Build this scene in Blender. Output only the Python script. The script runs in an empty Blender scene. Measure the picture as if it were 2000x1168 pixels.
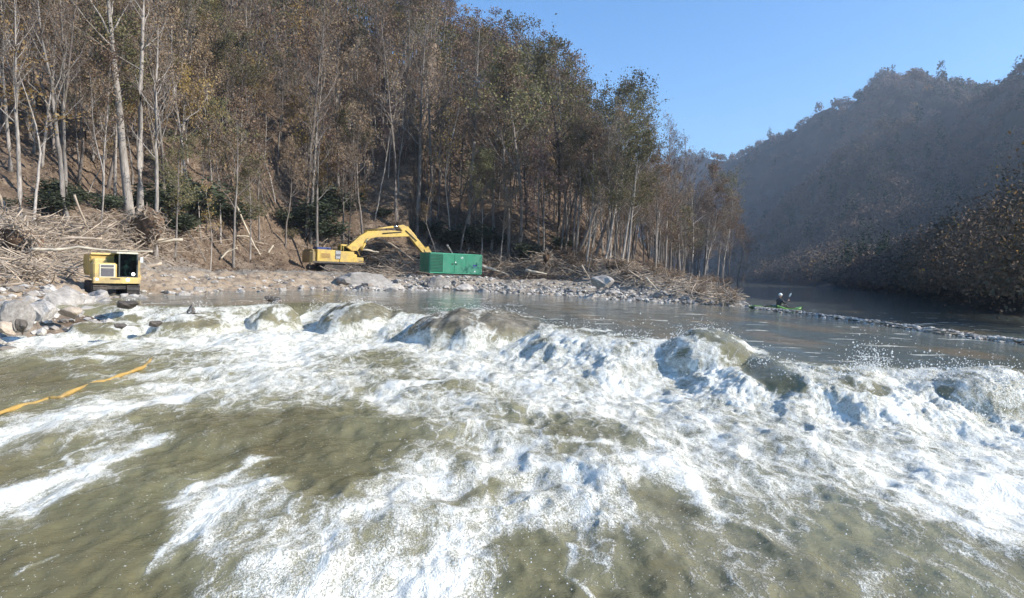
import bpy, math, random
import numpy as np
from mathutils import Vector, Matrix, Euler
random.seed(7); rng = np.random.default_rng(7)
scene = bpy.context.scene
COL = scene.collection
PI = math.pi

# ------------------------------------------------------------------ camera
F = 1303.0; CZ = 2.9
PITCH = math.atan(54/F); ROLL = math.radians(2.0)
cam_d = bpy.data.cameras.new("camera"); cam = bpy.data.objects.new("camera", cam_d); COL.objects.link(cam)
cam_d.sensor_width = 36; cam_d.lens = 36*F/2000; cam_d.clip_start = .05; cam_d.clip_end = 6000
CR = Matrix.Rotation(PI/2-PITCH, 3, 'X') @ Matrix.Rotation(ROLL, 3, 'Z')
cam.matrix_world = Matrix.Translation((0,0,CZ)) @ CR.to_4x4()
scene.camera = cam
CRn = np.array([list(r) for r in CR])

def ray(px, py):
    return CRn @ np.array([px-1000, 584-py, -F])
def PY(px, py, Y):                       # point seen at a pixel, Y metres out
    d = ray(px, py); d = d/d[1]*Y
    return np.array([d[0], Y, CZ+d[2]])
def PZ(px, py, z):                       # point seen at a pixel on a level of height z
    d = ray(px, py); k = (z-CZ)/d[2]
    return np.array([d[0]*k, d[1]*k, z])

# ------------------------------------------------------------------ noise
def _h(ix, iy, s):
    n = (ix*374761393 + iy*668265263 + s*1442695041) & 0xFFFFFFFF
    n = ((n ^ (n >> 13))*1274126177) & 0xFFFFFFFF
    n = n ^ (n >> 16)
    return (n & 0xFFFF)/65535.0
def vn(x, y, s=0):
    x = np.asarray(x, float); y = np.asarray(y, float)
    fx = np.floor(x); fy = np.floor(y); ix = fx.astype(np.int64); iy = fy.astype(np.int64)
    u = x-fx; v = y-fy; u = u*u*u*(u*(u*6-15)+10); v = v*v*v*(v*(v*6-15)+10)
    a = _h(ix, iy, s); b = _h(ix+1, iy, s); c = _h(ix, iy+1, s); d = _h(ix+1, iy+1, s)
    return a+(b-a)*u+(c-a)*v+(a-b-c+d)*u*v
def fbm(x, y, o=4, s=0, g=.5):
    t = 0; a = 1; n = 0
    for i in range(o):
        t = t + a*vn(x, y, s+i*17); n += a; a *= g
        x = x*2.03+3.1; y = y*2.03+1.7
    return t/n
def sst(a, b, x):
    t = np.clip((x-a)/(b-a), 0, 1); return t*t*(3-2*t)

# ------------------------------------------------------------------ materials
class NT:
    def __init__(s, name):
        s.m = bpy.data.materials.new(name); s.m.use_nodes = True
        s.t = s.m.node_tree; s.b = s.t.nodes['Principled BSDF']; s.o = s.t.nodes['Material Output']
    def n(s, ty, **kw):
        nd = s.t.nodes.new(ty)
        for k, v in kw.items():
            if k in nd.bl_rna.properties.keys() and k not in ('inputs',): setattr(nd, k, v)
            else: nd.inputs[k].default_value = v
        return nd
    def l(s, a, b): s.t.links.new(a, b)
    def noise(s, vec, scale, detail=4, rough=.55, dist=0):
        nd = s.n('ShaderNodeTexNoise'); nd.inputs['Scale'].default_value = scale
        nd.inputs['Detail'].default_value = detail; nd.inputs['Roughness'].default_value = rough
        nd.inputs['Distortion'].default_value = dist
        if vec is not None: s.l(vec, nd.inputs['Vector'])
        return nd.outputs['Fac']
    def math(s, op, a, b=None, c=None, clamp=False):
        nd = s.n('ShaderNodeMath'); nd.operation = op; nd.use_clamp = clamp
        for i, v in enumerate((a, b, c)):
            if v is None: continue
            if isinstance(v, (int, float)): nd.inputs[i].default_value = v
            else: s.l(v, nd.inputs[i])
        return nd.outputs[0]
    def ramp(s, fac, stops):
        nd = s.n('ShaderNodeValToRGB'); cr = nd.color_ramp
        while len(cr.elements) < len(stops): cr.elements.new(.5)
        for e, (p, c) in zip(cr.elements, stops): e.position = p; e.color = (*c, 1)
        s.l(fac, nd.inputs[0]); return nd.outputs[0]
    def mix(s, f, a, b, mode='MIX'):
        nd = s.n('ShaderNodeMix'); nd.data_type = 'RGBA'; nd.blend_type = mode
        for sock, v in ((nd.inputs[0], f), (nd.inputs[6], a), (nd.inputs[7], b)):
            if isinstance(v, (int, float)): sock.default_value = v
            elif isinstance(v, tuple): sock.default_value = (*v, 1)
            else: s.l(v, sock)
        return nd.outputs[2]
    def pos(s):
        return s.n('ShaderNodeNewGeometry').outputs['Position']
    def obj(s):
        return s.n('ShaderNodeTexCoord').outputs['Object']
    def mapping(s, vec, scale=(1,1,1)):
        nd = s.n('ShaderNodeMapping'); nd.inputs['Scale'].default_value = scale; s.l(vec, nd.inputs['Vector']); return nd.outputs[0]
    def attr(s, name):
        nd = s.n('ShaderNodeAttribute'); nd.attribute_name = name; return nd
    def bump(s, h, strength=.5, dist=.05):
        nd = s.n('ShaderNodeBump'); nd.inputs['Strength'].default_value = strength; nd.inputs['Distance'].default_value = dist
        s.l(h, nd.inputs['Height']); s.l(nd.outputs[0], s.b.inputs['Normal']); return nd

def simple(name, col, rough=.6, var=.25, scale=3, metal=0, dirt=None, bump=0, tint=False, spec=None):
    M = NT(name); v = M.obj()
    f = M.noise(v, scale, 5, .6)
    lo = tuple(c*(1-var) for c in col); hi = tuple(min(1, c*(1+var)) for c in col)
    c = M.ramp(f, [(.3, lo), (.7, hi)])
    if dirt:
        g = M.noise(v, scale*.45, 6, .7)
        c = M.mix(M.ramp(g, [(.44, (0,0,0)), (.64, (.9,.9,.9))]), c, dirt)
    if tint:
        oi = M.n('ShaderNodeObjectInfo'); h = M.n('ShaderNodeHueSaturation')
        M.l(c, h.inputs['Color']); M.l(M.math('MULTIPLY_ADD', oi.outputs['Random'], .7, .65), h.inputs['Value'])
        c = h.outputs[0]
    M.l(c, M.b.inputs['Base Color']); M.b.inputs['Roughness'].default_value = rough; M.b.inputs['Metallic'].default_value = metal
    if spec is not None: M.b.inputs['Specular IOR Level'].default_value = spec
    if bump: M.bump(M.noise(v, scale*6, 5, .6), bump, .03)
    return M.m

def leafmat(name, cols, two=True):
    M = NT(name); v = M.pos()
    g = M.n('ShaderNodeNewGeometry')
    oi = M.n('ShaderNodeObjectInfo')
    r = g.outputs['Random Per Island']
    big = M.noise(v, .55, 3, .6)
    f = M.math('ADD', M.math('MULTIPLY', r, .55), M.math('MULTIPLY', big, .6), clamp=True)
    n = len(cols); c = M.ramp(f, [(.12+.8*i/(n-1), cc) for i, cc in enumerate(cols)])
    h = M.n('ShaderNodeHueSaturation'); M.l(c, h.inputs['Color'])
    M.l(M.math('MULTIPLY_ADD', oi.outputs['Random'], .6, .7), h.inputs['Value'])
    M.l(M.math('MULTIPLY_ADD', oi.outputs['Random'], .02, .49), h.inputs['Hue'])
    M.l(h.outputs[0], M.b.inputs['Base Color']); M.b.inputs['Roughness'].default_value = .75
    M.b.inputs['Specular IOR Level'].default_value = .2
    tr = M.n('ShaderNodeBsdfTranslucent'); M.l(h.outputs[0], tr.inputs['Color'])
    ms = M.n('ShaderNodeMixShader'); ms.inputs[0].default_value = .25
    M.l(M.b.outputs[0], ms.inputs[1]); M.l(tr.outputs[0], ms.inputs[2]); M.l(ms.outputs[0], M.o.inputs['Surface'])
    return M.m

def barkmat(name, a, b, mosscol=(.05,.05,.03)):
    M = NT(name); v = M.obj()
    m = M.mapping(v, (9,9,1.1))
    f = M.noise(m, 1.3, 6, .65)
    big = M.noise(v, .35, 3, .6)
    c = M.ramp(f, [(.32, a), (.68, b)])
    c = M.mix(M.ramp(big, [(.45, (0,0,0)), (.7, (.6,.6,.6))]), c, mosscol)
    oi = M.n('ShaderNodeObjectInfo'); h = M.n('ShaderNodeHueSaturation')
    M.l(c, h.inputs['Color']); M.l(M.math('MULTIPLY_ADD', oi.outputs['Random'], .8, .6), h.inputs['Value'])
    M.l(h.outputs[0], M.b.inputs['Base Color']); M.b.inputs['Roughness'].default_value = .9; M.b.inputs['Specular IOR Level'].default_value = .15
    M.bump(f, .7, .03)
    return M.m

BARK_G = barkmat('grey_bark', (.14,.12,.105), (.42,.375,.33))
BARK_D = barkmat('dark_bark', (.07,.058,.05), (.25,.21,.18))
BARK_P = barkmat('pale_bark', (.24,.21,.18), (.55,.49,.43), (.12,.10,.07))
TWIG = simple('twig_bark', (.20,.168,.142), .9, .3, 2, tint=True, spec=.1)
LEAF_BROWN = leafmat('brown_leaves', [(.12,.082,.058), (.22,.15,.095), (.36,.255,.16)])
LEAF_OLIVE = leafmat('olive_leaves', [(.075,.08,.04), (.16,.15,.07), (.25,.20,.10)])
LEAF_GOLD = leafmat('golden_leaves', [(.20,.12,.04), (.34,.23,.08), (.42,.31,.14)])
LEAF_PINK = leafmat('dusty_pink_leaves', [(.22,.12,.09), (.38,.24,.19), (.45,.31,.24)])
LEAF_RHODO = leafmat('evergreen_leaves', [(.025,.034,.018), (.05,.062,.032), (.12,.13,.085)])
DRIFT = simple('driftwood', (.43,.345,.26), .85, .35, 1.5, tint=True, bump=.4, spec=.15)
DRIFT_P = simple('pale_driftwood', (.58,.50,.38), .8, .2, 1.2, bump=.3, spec=.2)
DIRT = simple('root_dirt', (.13,.085,.055), .95, .4, 2.5, bump=.8, spec=.1)

def rockmat(name, a, b, c3):
    M = NT(name); v = M.obj()
    f = M.noise(v, 1.6, 8, .65); g = M.noise(v, 7, 6, .7)
    c = M.ramp(M.math('ADD', M.math('MULTIPLY', f, .6), M.math('MULTIPLY', g, .4)), [(.35, a), (.52, b), (.68, c3)])
    oi = M.n('ShaderNodeObjectInfo'); h = M.n('ShaderNodeHueSaturation'); M.l(c, h.inputs['Color'])
    M.l(M.math('MULTIPLY_ADD', oi.outputs['Random'], .5, .75), h.inputs['Value'])
    M.l(h.outputs[0], M.b.inputs['Base Color']); M.b.inputs['Roughness'].default_value = .8; M.b.inputs['Specular IOR Level'].default_value = .3
    M.bump(g, .6, .05); return M.m
ROCK = rockmat('grey_rock', (.20,.18,.16), (.36,.33,.295), (.55,.515,.47))
ROCK_T = rockmat('tan_rock', (.25,.19,.14), (.42,.34,.26), (.56,.48,.39))
ROCK_D = rockmat('dark_wet_rock', (.06,.05,.04), (.12,.10,.08), (.22,.19,.155))

YEL = simple('yellow_paint', (.62,.42,.09), .5, .15, 2, dirt=(.42,.30,.12))
YEL_L = simple('carrier_yellow_paint', (.62,.45,.16), .5, .12, 2, dirt=(.30,.23,.13))
BLACKR = simple('black_rubber', (.03,.028,.026), .8, .4, 4, dirt=(.13,.10,.075))
STEEL = simple('dark_steel', (.07,.065,.06), .5, .3, 4, metal=.3, dirt=(.14,.10,.07))
CHROME = simple('polished_rod', (.6,.6,.6), .15, .05, 4, metal=1)
GREYP = simple('grey_grille', (.13,.125,.13), .6, .2, 6)
CREAM = simple('cream_paint', (.62,.56,.42), .55, .1, 3)
GREEN = simple('green_paint', (.012,.19,.105), .5, .15, 1.5, dirt=(.05,.20,.13))
GREEN_L = simple('green_trim_paint', (.08,.36,.22), .4, .1, 2)
BLUEC = simple('blue_tarp', (.03,.05,.16), .7, .2, 4)
WHITEP = simple('white_decal', (.75,.78,.75), .6, .05, 4)
BLUED = simple('blue_decal', (.02,.03,.22), .6, .05, 4)
def glass(name):
    M = NT(name); M.b.inputs['Base Color'].default_value = (.012,.02,.022,1); M.b.inputs['Roughness'].default_value = .06
    M.b.inputs['Transmission Weight'].default_value = .75; M.b.inputs['IOR'].default_value = 1.3; return M.m
def pane(name):
    M = NT(name); t = M.t; t.nodes.remove(M.b); tr = t.nodes.new('ShaderNodeBsdfTransparent'); tr.inputs[0].default_value = (.36,.46,.45,1)
    gl = t.nodes.new('ShaderNodeBsdfGlossy'); gl.inputs['Roughness'].default_value = .05; gl.inputs['Color'].default_value = (.8,.9,.9,1)
    ms = t.nodes.new('ShaderNodeMixShader'); ms.inputs[0].default_value = .05; t.links.new(tr.outputs[0], ms.inputs[1]); t.links.new(gl.outputs[0], ms.inputs[2])
    t.links.new(ms.outputs[0], M.o.inputs['Surface']); return M.m
GLASS = pane('tinted_glass')
def emis(name, col, st):
    M = NT(name); M.b.inputs['Base Color'].default_value = (*col, 1); M.b.inputs['Emission Color'].default_value = (*col, 1)
    M.b.inputs['Emission Strength'].default_value = st; return M.m
LAMP = emis('lit_lamp', (1,.97,.95), 3.0)
SKIN = simple('skin', (.45,.27,.19), .6, .05, 5)
CLOTH_D = simple('dark_cloth', (.06,.055,.055), .85, .2, 6)
CLOTH_L = simple('light_cloth', (.55,.55,.52), .85, .1, 6)
DARKK = simple('dark_green_plastic', (.05,.09,.03), .4, .2, 3)
LIME = simple('lime_plastic', (.13,.27,.05), .35, .1, 3)
ROPE = simple('yellow_hose', (.50,.31,.08), .5, .25, 3, dirt=(.28,.2,.09))
FOAMW = simple('foam_white', (.82,.82,.80), .55, .04, 6)

# ------------------------------------------------------------------ mesh helpers
def mesh_np(name, V, Fq, mats, midx=None, smooth=False):
    V = np.asarray(V, np.float32); me = bpy.data.meshes.new(name)
    if isinstance(Fq, np.ndarray):
        nf, k = Fq.shape; tot = np.full(nf, k, np.int32); loops = Fq.astype(np.int32).ravel()
    else:
        nf = len(Fq); tot = np.array([len(f) for f in Fq], np.int32)
        loops = np.fromiter((i for f in Fq for i in f), np.int32)
    me.vertices.add(len(V)); me.vertices.foreach_set('co', V.ravel())
    me.loops.add(len(loops)); me.loops.foreach_set('vertex_index', loops)
    me.polygons.add(nf); st = np.zeros(nf, np.int32); st[1:] = np.cumsum(tot)[:-1]
    me.polygons.foreach_set('loop_start', st); me.polygons.foreach_set('loop_total', tot)
    if midx is not None: me.polygons.foreach_set('material_index', np.asarray(midx, np.int32))
    me.polygons.foreach_set('use_smooth', np.full(nf, bool(smooth)))
    for m in (mats if isinstance(mats, (list, tuple)) else [mats]): me.materials.append(m)
    me.update(calc_edges=True)
    return me

class MB:
    def __init__(s): s.v = []; s.f = []; s.m = []; s.cur = 0
    def add(s, vs, fs):
        o = len(s.v); s.v.extend([tuple(map(float, p)) for p in vs]); s.f.extend([tuple(i+o for i in f) for f in fs]); s.m.extend([s.cur]*len(fs)); return s
    def box(s, c, d, rot=None, ch=0.0, taper=1.0):
        hx, hy, hz = d[0]/2, d[1]/2, d[2]/2
        if ch > 0:      # chamfered along the vertical edges and top
            pts = []
            for z, k in ((-hz, 0), (hz-ch, 0), (hz, ch)):
                for x, y in ((hx-k, hy-k-ch), (hx-k-ch, hy-k), (-hx+k+ch, hy-k), (-hx+k, hy-k-ch), (-hx+k, -hy+k+ch), (-hx+k+ch, -hy+k), (hx-k-ch, -hy+k), (hx-k, -hy+k+ch)):
                    pts.append(Vector((x, y, z)))
            fs = [tuple(range(7, -1, -1)), tuple(range(16, 24))]
            for r in (0, 8):
                for i in range(8): j = (i+1) % 8; fs.append((r+i, r+j, r+8+j, r+8+i))
        else:
            pts = [Vector((x*(taper if z > 0 else 1), y*(taper if z > 0 else 1), z)) for z in (-hz, hz) for y in (-hy, hy) for x in (-hx, hx)]
            fs = [(0,2,3,1), (4,5,7,6), (0,1,5,4), (2,6,7,3), (0,4,6,2), (1,3,7,5)]
        R = Euler(rot).to_matrix() if rot else Matrix.Identity(3)
        return s.add([R @ p + Vector(c) for p in pts], fs)
    def tube(s, P, R, n=8, cap=True):
        P = [Vector(tuple(map(float, p))) for p in P]
        if isinstance(R, (int, float)): R = [R]*len(P)
        vs = []; fs = []; up = Vector((0,0,1))
        for i, p in enumerate(P):
            t = (P[min(i+1, len(P)-1)]-P[max(i-1, 0)])
            t = t.normalized() if t.length > 1e-9 else Vector((0,0,1))
            a = t.cross(up)
            if a.length < .05: a = t.cross(Vector((1,0,0)))
            a.normalize(); b = t.cross(a)
            for k in range(n):
                w = 2*PI*k/n; vs.append(p + (a*math.cos(w)+b*math.sin(w))*R[i])
        for i in range(len(P)-1):
            for k in range(n): j = (k+1) % n; fs.append((i*n+k, i*n+j, (i+1)*n+j, (i+1)*n+k))
        if cap and n > 2: fs.append(tuple(range(n-1, -1, -1))); fs.append(tuple(range((len(P)-1)*n, len(P)*n)))
        return s.add(vs, fs)
    def prism(s, prof, y0, y1):        # outline in x,z pushed out along y
        n = len(prof); vs = [(x, y0, z) for x, z in prof]+[(x, y1, z) for x, z in prof]
        fs = [tuple(range(n)), tuple(range(2*n-1, n-1, -1))]
        for i in range(n): j = (i+1) % n; fs.append((i, i+n, j+n, j))
        return s.add(vs, fs)
    def ball(s, c, r, n=10, m=7):
        if isinstance(r, (int, float)): r = (r, r, r)
        vs = [(c[0], c[1], c[2]+r[2])]
        for i in range(1, m):
            a = PI*i/m
            for k in range(n): w = 2*PI*k/n; vs.append((c[0]+r[0]*math.sin(a)*math.cos(w), c[1]+r[1]*math.sin(a)*math.sin(w), c[2]+r[2]*math.cos(a)))
        vs.append((c[0], c[1], c[2]-r[2])); fs = []
        for k in range(n): j = (k+1) % n; fs.append((0, 1+k, 1+j)); fs.append((len(vs)-1, 1+(m-2)*n+j, 1+(m-2)*n+k))
        for i in range(m-2):
            for k in range(n): j = (k+1) % n; fs.append((1+i*n+k, 1+(i+1)*n+k, 1+(i+1)*n+j, 1+i*n+j))
        return s.add(vs, fs)
    def mesh(s, name, mats, smooth=False): return mesh_np(name, s.v, s.f, mats, s.m, smooth)
    def build(s, name, mats, parent=None, smooth=False, loc=None, bevel=0):
        o = bpy.data.objects.new(name, s.mesh(name, mats, smooth)); COL.objects.link(o)
        if parent: o.parent = parent
        if loc is not None: o.location = tuple(map(float, loc))
        if bevel:
            md = o.modifiers.new('edge', 'BEVEL'); md.width = bevel; md.segments = 2; md.limit_method = 'ANGLE'
        return o

def tag(o, label=None, cat=None, group=None, kind=None):
    if label: o['label'] = label
    if cat: o['category'] = cat
    if group: o['group'] = group
    if kind: o['kind'] = kind
    return o
def empty(name, loc, rz=0, label=None, cat=None, group=None):
    o = bpy.data.objects.new(name, None); COL.objects.link(o); o.empty_display_size = .3
    o.location = tuple(map(float, loc)); o.rotation_euler = (0, 0, rz)
    return tag(o, label, cat, group)
def link(name, me, parent=None, loc=None):
    o = bpy.data.objects.new(name, me); COL.objects.link(o)
    if parent: o.parent = parent
    if loc is not None: o.location = tuple(map(float, loc))
    return o

# ------------------------------------------------------------------ land
POOL = .9
shore_px = [(60,640), (140,604), (215,590), (300,580), (450,571), (640,567), (900,568), (1100,578), (1250,589), (1400,597), (1475,602)]
SH = [np.array([-19.,-30.]), np.array([-17.5,6.]), np.array([-15.5,17.])]
for p in shore_px: SH.append(PZ(p[0], p[1], .75 if p[0] < 260 else POOL)[:2])
e = SH[-1]
SH += [e+np.array([7.,20.]), e+np.array([20.,58.]), e+np.array([36.,105.]), e+np.array([60.,1500.])]
SYX = np.array(SH[2:-1])
SH = np.array(SH)
def shore_dist(X, Y):                    # + on land (left / beyond the line)
    X = np.asarray(X, float); Y = np.asarray(Y, float)
    best = np.full(X.shape, 1e9); ins = np.zeros(X.shape, bool)
    PG = np.vstack([SH, [[-900., 1500.], [-900., -30.]]])
    for a, b in zip(PG, np.roll(PG, -1, 0)):
        if abs(b[1]-a[1]) > 1e-9:
            c = ((a[1] > Y) != (b[1] > Y)) & (X < (b[0]-a[0])*(Y-a[1])/(b[1]-a[1])+a[0]); ins ^= c
    for a, b in zip(SH[:-1], SH[1:]):
        d = b-a; L2 = d@d
        t = np.clip(((X-a[0])*d[0]+(Y-a[1])*d[1])/L2, 0, 1)
        dx = X-a[0]-t*d[0]; dy = Y-a[1]-t*d[1]; q = dx*dx+dy*dy
        best = np.minimum(best, q)
    return np.sqrt(best)*np.where(ins, 1., -1.)
GEN = PY(880, 541, 70.); EXC = PY(660, 512, 78.); CAR = PZ(222, 578, .78)
def H(X, Y, detail=True):
    X = np.asarray(X, float); Y = np.asarray(Y, float)
    d = shore_dist(X, Y)
    dd = d + (fbm(X*.35, Y*.35, 3, 5)-.5)*1.2
    dp = [-12, -2, 0, 3, 6, 9, 15, 22, 40, 110, 400]
    dy = (Y-np.interp(X, SYX[:,0], SYX[:,1]))*.94
    dd = np.where(dy > dd, dd+(dy-dd)*sst(15, 48, d)*sst(-30, 0, X), dd)
    zA = np.interp(dd, dp, [-1.5, .1, .72, 1.35, 2.1, 3.0, 5.2, 7.6, 19.5, 76, 290])
    zB = np.interp(dd, [-12, -2, 0, 4, 8, 19, 23, 27, 45, 110, 400], [-1.5, .1, .72, 1.35, 1.85, 2.1, 4.0, 6.0, 18.5, 74., 280])
    wB = sst(-34, -27, X)*(1-sst(6, 13, X))
    zC = np.interp(dd, dp, [-1.5, .1, .72, 1.25, 1.8, 2.5, 3.9, 5.6, 14.5, 52, 200])
    wC = sst(9, 15, X)
    zA = zA*(1-wC)+zC*wC
    z = zA*(1-wB)+zB*wB
    # the spur: a top that falls away to the right and behind
    t = X/np.maximum(Y, 20)
    cap = np.interp(X, [-200, -100, -60, -26, -18, -8, 0, 15, 27, 35, 45, 60], [130, 112, 82, 54, 47, 43, 39, 32, 23, 16, 6, 3])
    cap = cap*np.interp(Y, [0, 60, 110, 130, 165, 260, 400], [1, 1, .93, 1, 1, .55, .1])
    k = 5.0; z = np.where(z > cap-k, cap-k+k*(1-np.exp(-np.maximum(z-cap+k, 0)/k)), z)
    z = z + sst(9, 30, d)*(fbm(X*.09, Y*.09, 3, 31)-.5)*3.5
    if detail:
        z = z + sst(0, 3, d)*(fbm(X*.9, Y*.9, 4, 11)-.5)*.8 + sst(-1, 1, d)*(fbm(X*3.1, Y*3.1, 3, 12)-.5)*.3
    z = z - 1.0*(1-sst(22, 27, Y))*(1-sst(1.5, 8, d))
    for c, zz, r in ((GEN, 2.12, 4.6), (EXC, 2.0, 5.5), (CAR, .80, 2.6)):
        q = np.hypot(X-c[0], Y-c[1]); w = 1-sst(r*.75, r*1.25, q)
        z = z*(1-w)+zz*w
    return z
# lookup tables of the land, so that placing things is quick
G0 = (-190., 0.); GS = .4; GN = (740, 720)
_gx, _gy = np.meshgrid(G0[0]+np.arange(GN[0])*GS, G0[1]+np.arange(GN[1])*GS, indexing='ij')
HT = H(_gx, _gy); DT = shore_dist(_gx, _gy)
def look(tab, X, Y):
    u = np.clip((np.asarray(X, float)-G0[0])/GS, 0, GN[0]-2.001); v_ = np.clip((np.asarray(Y, float)-G0[1])/GS, 0, GN[1]-2.001)
    i = u.astype(int); j = v_.astype(int); u = u-i; v_ = v_-j
    return tab[i,j]*(1-u)*(1-v_)+tab[i+1,j]*u*(1-v_)+tab[i,j+1]*(1-u)*v_+tab[i+1,j+1]*u*v_
def Hs(x, y): return float(look(HT, x, y))
def Ds(x, y): return float(look(DT, x, y))
def hit(px, py, y0=18., y1=240.):         # where the view through a pixel meets the land
    Y = np.linspace(y0, y1, 900); d = ray(px, py); X = d[0]/d[1]*Y; Z = CZ+d[2]/d[1]*Y
    h = look(HT, X, Y); i = np.argmax(h > Z)
    if not (h > Z).any(): i = len(Y)-1
    return np.array([X[i], Y[i], h[i]])

def fan(t0, t1, nt, Ys):
    T = np.linspace(t0, t1, nt); Yg, Tg = np.meshgrid(Ys, T, indexing='ij'); Xg = Yg*Tg
    ny = len(Ys); idx = np.arange(ny*nt).reshape(ny, nt)
    Fq = np.stack([idx[:-1,:-1], idx[:-1,1:], idx[1:,1:], idx[1:,:-1]], -1).reshape(-1, 4)
    return Xg.ravel(), Yg.ravel(), Fq
def add_attr(me, name, a):
    at = me.attributes.new(name, 'FLOAT', 'POINT'); at.data.foreach_set('value', np.asarray(a, np.float32))

Ys = np.concatenate([np.linspace(2, 24, 30, endpoint=False), np.geomspace(24, 180, 420), np.geomspace(184, 400, 40)])
gx, gy, gf = fan(-1.7, 1.0, 760, Ys)
gz = H(gx, gy); gd = shore_dist(gx, gy)
gme = mesh_np('riverbank', np.stack([gx, gy, gz], 1), gf, [], smooth=True)
wl = sst(-36, -30, gx)*(1-sst(-26, -17, gx))
sand = (sst(-.5, 1, gd)*(1-sst(9, 13, gd+(fbm(gx*.3, gy*.3, 3, 9)-.5)*6)))*(.25+.75*(1-sst(-20, -8, gx)))
add_attr(gme, 'sand', sand); add_attr(gme, 'bank', sst(0, 2, gd)*(1-sst(13, 20, gd+(fbm(gx*.25, gy*.25, 3, 19)-.5)*8)))
M = NT('bank_ground'); v = M.pos()
n1 = M.noise(v, .8, 8, .65); n2 = M.noise(v, 5, 6, .7); n3 = M.noise(v, .18, 4, .6)
litter = M.ramp(M.math('ADD', M.math('MULTIPLY', n1, .5), M.math('MULTIPLY', n2, .5)), [(.32, (.04,.03,.022)), (.44, (.105,.074,.052)), (.55, (.20,.145,.10)), (.68, (.35,.28,.21))])
gravel = M.ramp(n2, [(.3, (.13,.115,.095)), (.5, (.27,.235,.195)), (.68, (.43,.39,.33))])
sandc = M.ramp(M.math('ADD', M.math('MULTIPLY', n1, .6), M.math('MULTIPLY', n2, .4)), [(.34, (.22,.155,.10)), (.5, (.37,.285,.20)), (.66, (.50,.405,.30))])
c = M.mix(M.attr('bank').outputs['Fac'], litter, gravel); c = M.mix(M.attr('sand').outputs['Fac'], c, sandc)
M.l(c, M.b.inputs['Base Color']); M.b.inputs['Roughness'].default_value = .95; M.b.inputs['Specular IOR Level'].default_value = .1
M.bump(M.math('ADD', n1, n2), .8, .15)
gme.materials.append(M.m)
tag(link('riverbank', gme), kind='structure')

# ------------------------------------------------------------------ far mountain across the river
def MH(X, Y):
    foot = np.interp(Y, [-200, 0, 20, 35, 50, 90, 150, 300, 600, 850, 1150, 1500, 1700], [24, 24, 24, 27, 34, 55, 84, 138, 185, 215, 120, -160, -220])
    rx = np.interp(Y, [-200, 100, 200, 400, 850, 1150, 1500, 1700], [230, 235, 300, 390, 415, 320, 40, 0])
    ridge = np.interp(Y, [-200, -60, -35, -12, 15, 110, 200, 300, 520, 800, 1150, 1500, 1700], [40, 70, 96, 120, 131, 131, 95, 105, 160, 222, 226, 185, 165])  # unseen near stretch of the ridge shaped to cast shade beyond the bar
    k = np.clip((X-foot)/(rx-foot), 0, 4)
    prof = np.where(k < 1, .35*k+.65*k**1.35, 1-.12*(k-1))
    for y0, wd, dp_ in ((430, 60, .42), (690, 80, .38), (990, 90, .3)):
        prof = prof*(1-dp_*np.exp(-((Y-y0-1.0*(X-260)-25*np.sin(X*.02))/wd)**2)*sst(.05, .35, k)*(1-.85*sst(.75, 1.0, k)))
    z = ridge*prof
    far = sst(150, 330, Y)
    spur = 1-np.abs(2*vn(X*.0022+Y*.0052, Y*.0012-X*.001, 43)-1)
    z = z + far*((spur-.5)*75 + (fbm(X*.008, Y*.008, 3, 41)-.5)*60)*sst(.05, .45, k)*(1-.6*sst(.8, 1.05, k))
    z = z + (fbm(X*.03, Y*.03, 3, 42)-.5)*14*sst(0, .2, k)*(.15+.85*far)
    return np.where(k <= 0, -1.5, z)
_X = np.arange(-420, 1060, 3.6); _Y = np.concatenate([np.linspace(-110, 60, 60, endpoint=False), np.geomspace(60, 1700, 330)])
mxg, myg = np.meshgrid(_X, _Y); mx = mxg.ravel(); my = myg.ravel(); ix_ = np.arange(len(_X)*len(_Y)).reshape(len(_Y), len(_X))
mf = np.stack([ix_[:-1,:-1], ix_[:-1,1:], ix_[1:,1:], ix_[1:,:-1]], -1).reshape(-1, 4)
mz = MH(mx, my); keep = (mz > -1.4)[mf].any(1); mf = mf[keep]
mme = mesh_np('mountain', np.stack([mx, my, mz-.3], 1), mf, [], smooth=True)
M = NT('mountain_ground'); v = M.pos(); f = M.noise(v, .06, 8, .65)
M.l(M.ramp(f, [(.35, (.035,.03,.024)), (.65, (.09,.072,.055))]), M.b.inputs['Base Color']); M.b.inputs['Roughness'].default_value = 1; M.b.inputs['Specular IOR Level'].default_value = .05
mme.materials.append(M.m); tag(link('mountain', mme), kind='structure')

# ------------------------------------------------------------------ water
crest = np.array([PZ(x, y, POOL)[:2] for x, y in [(-200,600), (60,596), (200,594), (350,600), (520,594), (640,590), (800,612), (960,618), (1080,636), (1160,655), (1260,668), (1330,668), (1400,662), (1480,690), (1560,722), (1700,716), (1800,722), (1900,730), (2000,736), (2300,760)]])
cx_ = crest[:,0]; cy_ = crest[:,1]
XX = np.linspace(-40, 40, 1601); yc = np.interp(XX, cx_, cy_)
ker = np.exp(-np.linspace(-2, 2, 41)**2); ker /= ker.sum(); yc = np.convolve(np.pad(yc, 20, mode='edge'), ker, 'valid')
slope = np.gradient(yc, XX)
_cx, _cy = np.meshgrid(np.arange(-45, 45, .15), np.arange(0, 75, .15), indexing='ij')
CD = np.full(_cx.shape, 1e9)
for i in range(0, 1600, 8):
    a = np.array([XX[i], yc[i]]); d = np.array([XX[i+8], yc[i+8]])-a
    t = np.clip(((_cx-a[0])*d[0]+(_cy-a[1])*d[1])/(d@d), 0, 1); CD = np.minimum(CD, np.hypot(_cx-a[0]-t*d[0], _cy-a[1]-t*d[1]))
CD = np.where(np.interp(_cx, XX, yc) > _cy, CD, -CD)
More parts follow.
